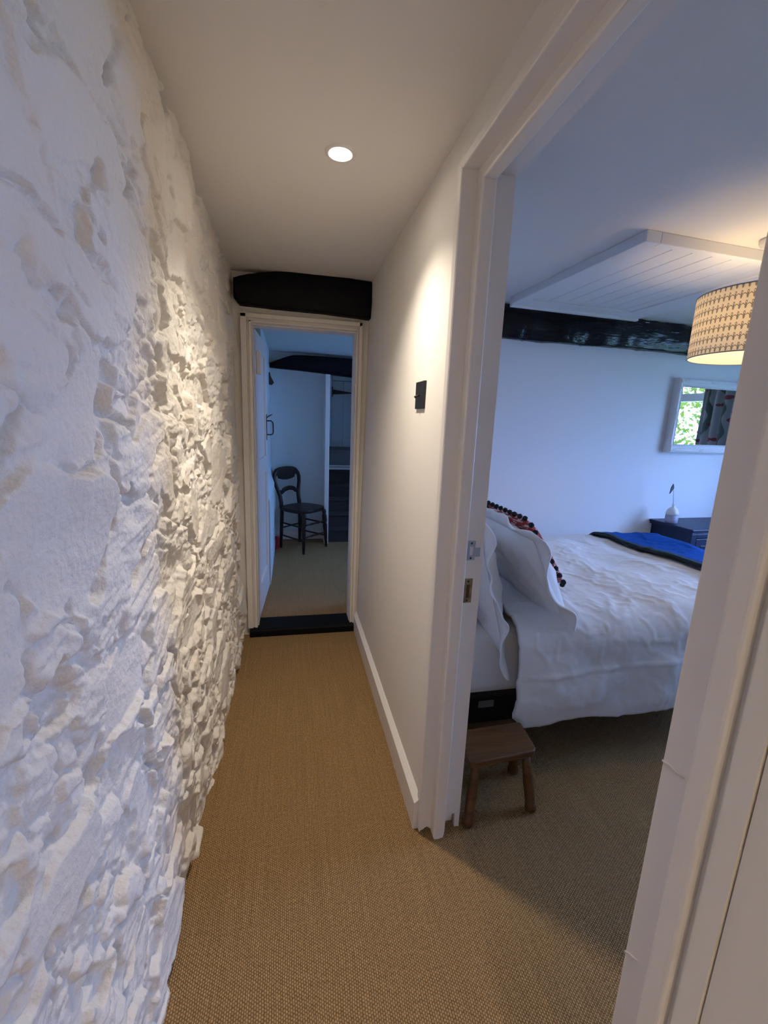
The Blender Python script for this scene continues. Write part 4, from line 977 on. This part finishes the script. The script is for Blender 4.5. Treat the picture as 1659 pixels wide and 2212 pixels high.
# ---- curtain by the bedroom window (seen in the mirror)
def curtain(y0, y1, label):
    nu, nv = 90, 30
    U, V2 = np.meshgrid(np.linspace(0, 1, nu), np.linspace(0, 1, nv), indexing='ij')
    Y = y0 + (y1 - y0) * U; Z = 0.62 + (2.13 - 0.62) * V2
    X = XW - 0.07 + 0.028 * np.sin(U * 2 * np.pi * 4.5 + 0.5 * fbm(U * 3, V2 * 2, 2, 401)) + 0.01 * fbm(U * 6, V2 * 2, 2, 403)
    o_ = gridmesh(np.stack([X, Y, Z], -1), np.stack([U * (y1 - y0), V2 * 1.5], -1)).build('curtain', 'floral', smooth=True)
    md = o_.modifiers.new('thickness', 'SOLIDIFY'); md.thickness = 0.004
    return tag(o_, label, 'curtain', 'bedroom curtains')
curtain(2.41, 2.80, 'grey curtain with red flowers right of the window in the mirror')
curtain(0.70, 1.07, 'floral curtain drawn back on the near side of the bedroom window')
cp = thing('curtain_pole', 'dark metal curtain pole above the bedroom window', 'curtain pole', (XW - 0.07, 1.6, 2.14))
MB().tube([(XW - 0.07, 0.55, 2.14), (XW - 0.07, 2.86, 2.14)], 0.011, 10).build('rod', 'black', cp, smooth=True)
for y in (0.6, 2.83): MB().tube([(XW - 0.07, y, 2.14), (XW + 0.005, y, 2.14)], 0.009, 8).build('bracket', 'black', cp, smooth=True)

# ---- garden outside the bedroom window
gd = MB().box(XW + 0.35, 16, -10, 14, -0.6, -0.5).build('garden_lawn', 'grass'); structure(gd)
def hedge():
    rng = np.random.default_rng(4); N = 11000
    P = np.stack([rng.uniform(7.0, 8.6, N), rng.uniform(-3, 6.5, N), rng.uniform(-0.5, 2.7, N) + rng.normal(0, 0.1, N)], -1)
    keep = fbm(P[:, 1] * 1.3, P[:, 2] * 1.5, 3, 501) > -0.28
    P = P[keep]; m = MB()
    for p in P:
        a = rng.normal(0, 1, 3); a /= np.linalg.norm(a); b_ = np.cross(a, rng.normal(0, 1, 3)); b_ /= np.linalg.norm(b_)
        s_ = rng.uniform(0.04, 0.085)
        m.add([p - a * s_, p + b_ * s_ * 0.5, p + a * s_, p - b_ * s_ * 0.5], [(0, 1, 2, 3)])
    o_ = m.build('hedge', 'leaf'); o_['kind'] = 'stuff'; return tag(o_, 'leafy green garden hedge outside the bedroom window', 'hedge')
hedge()
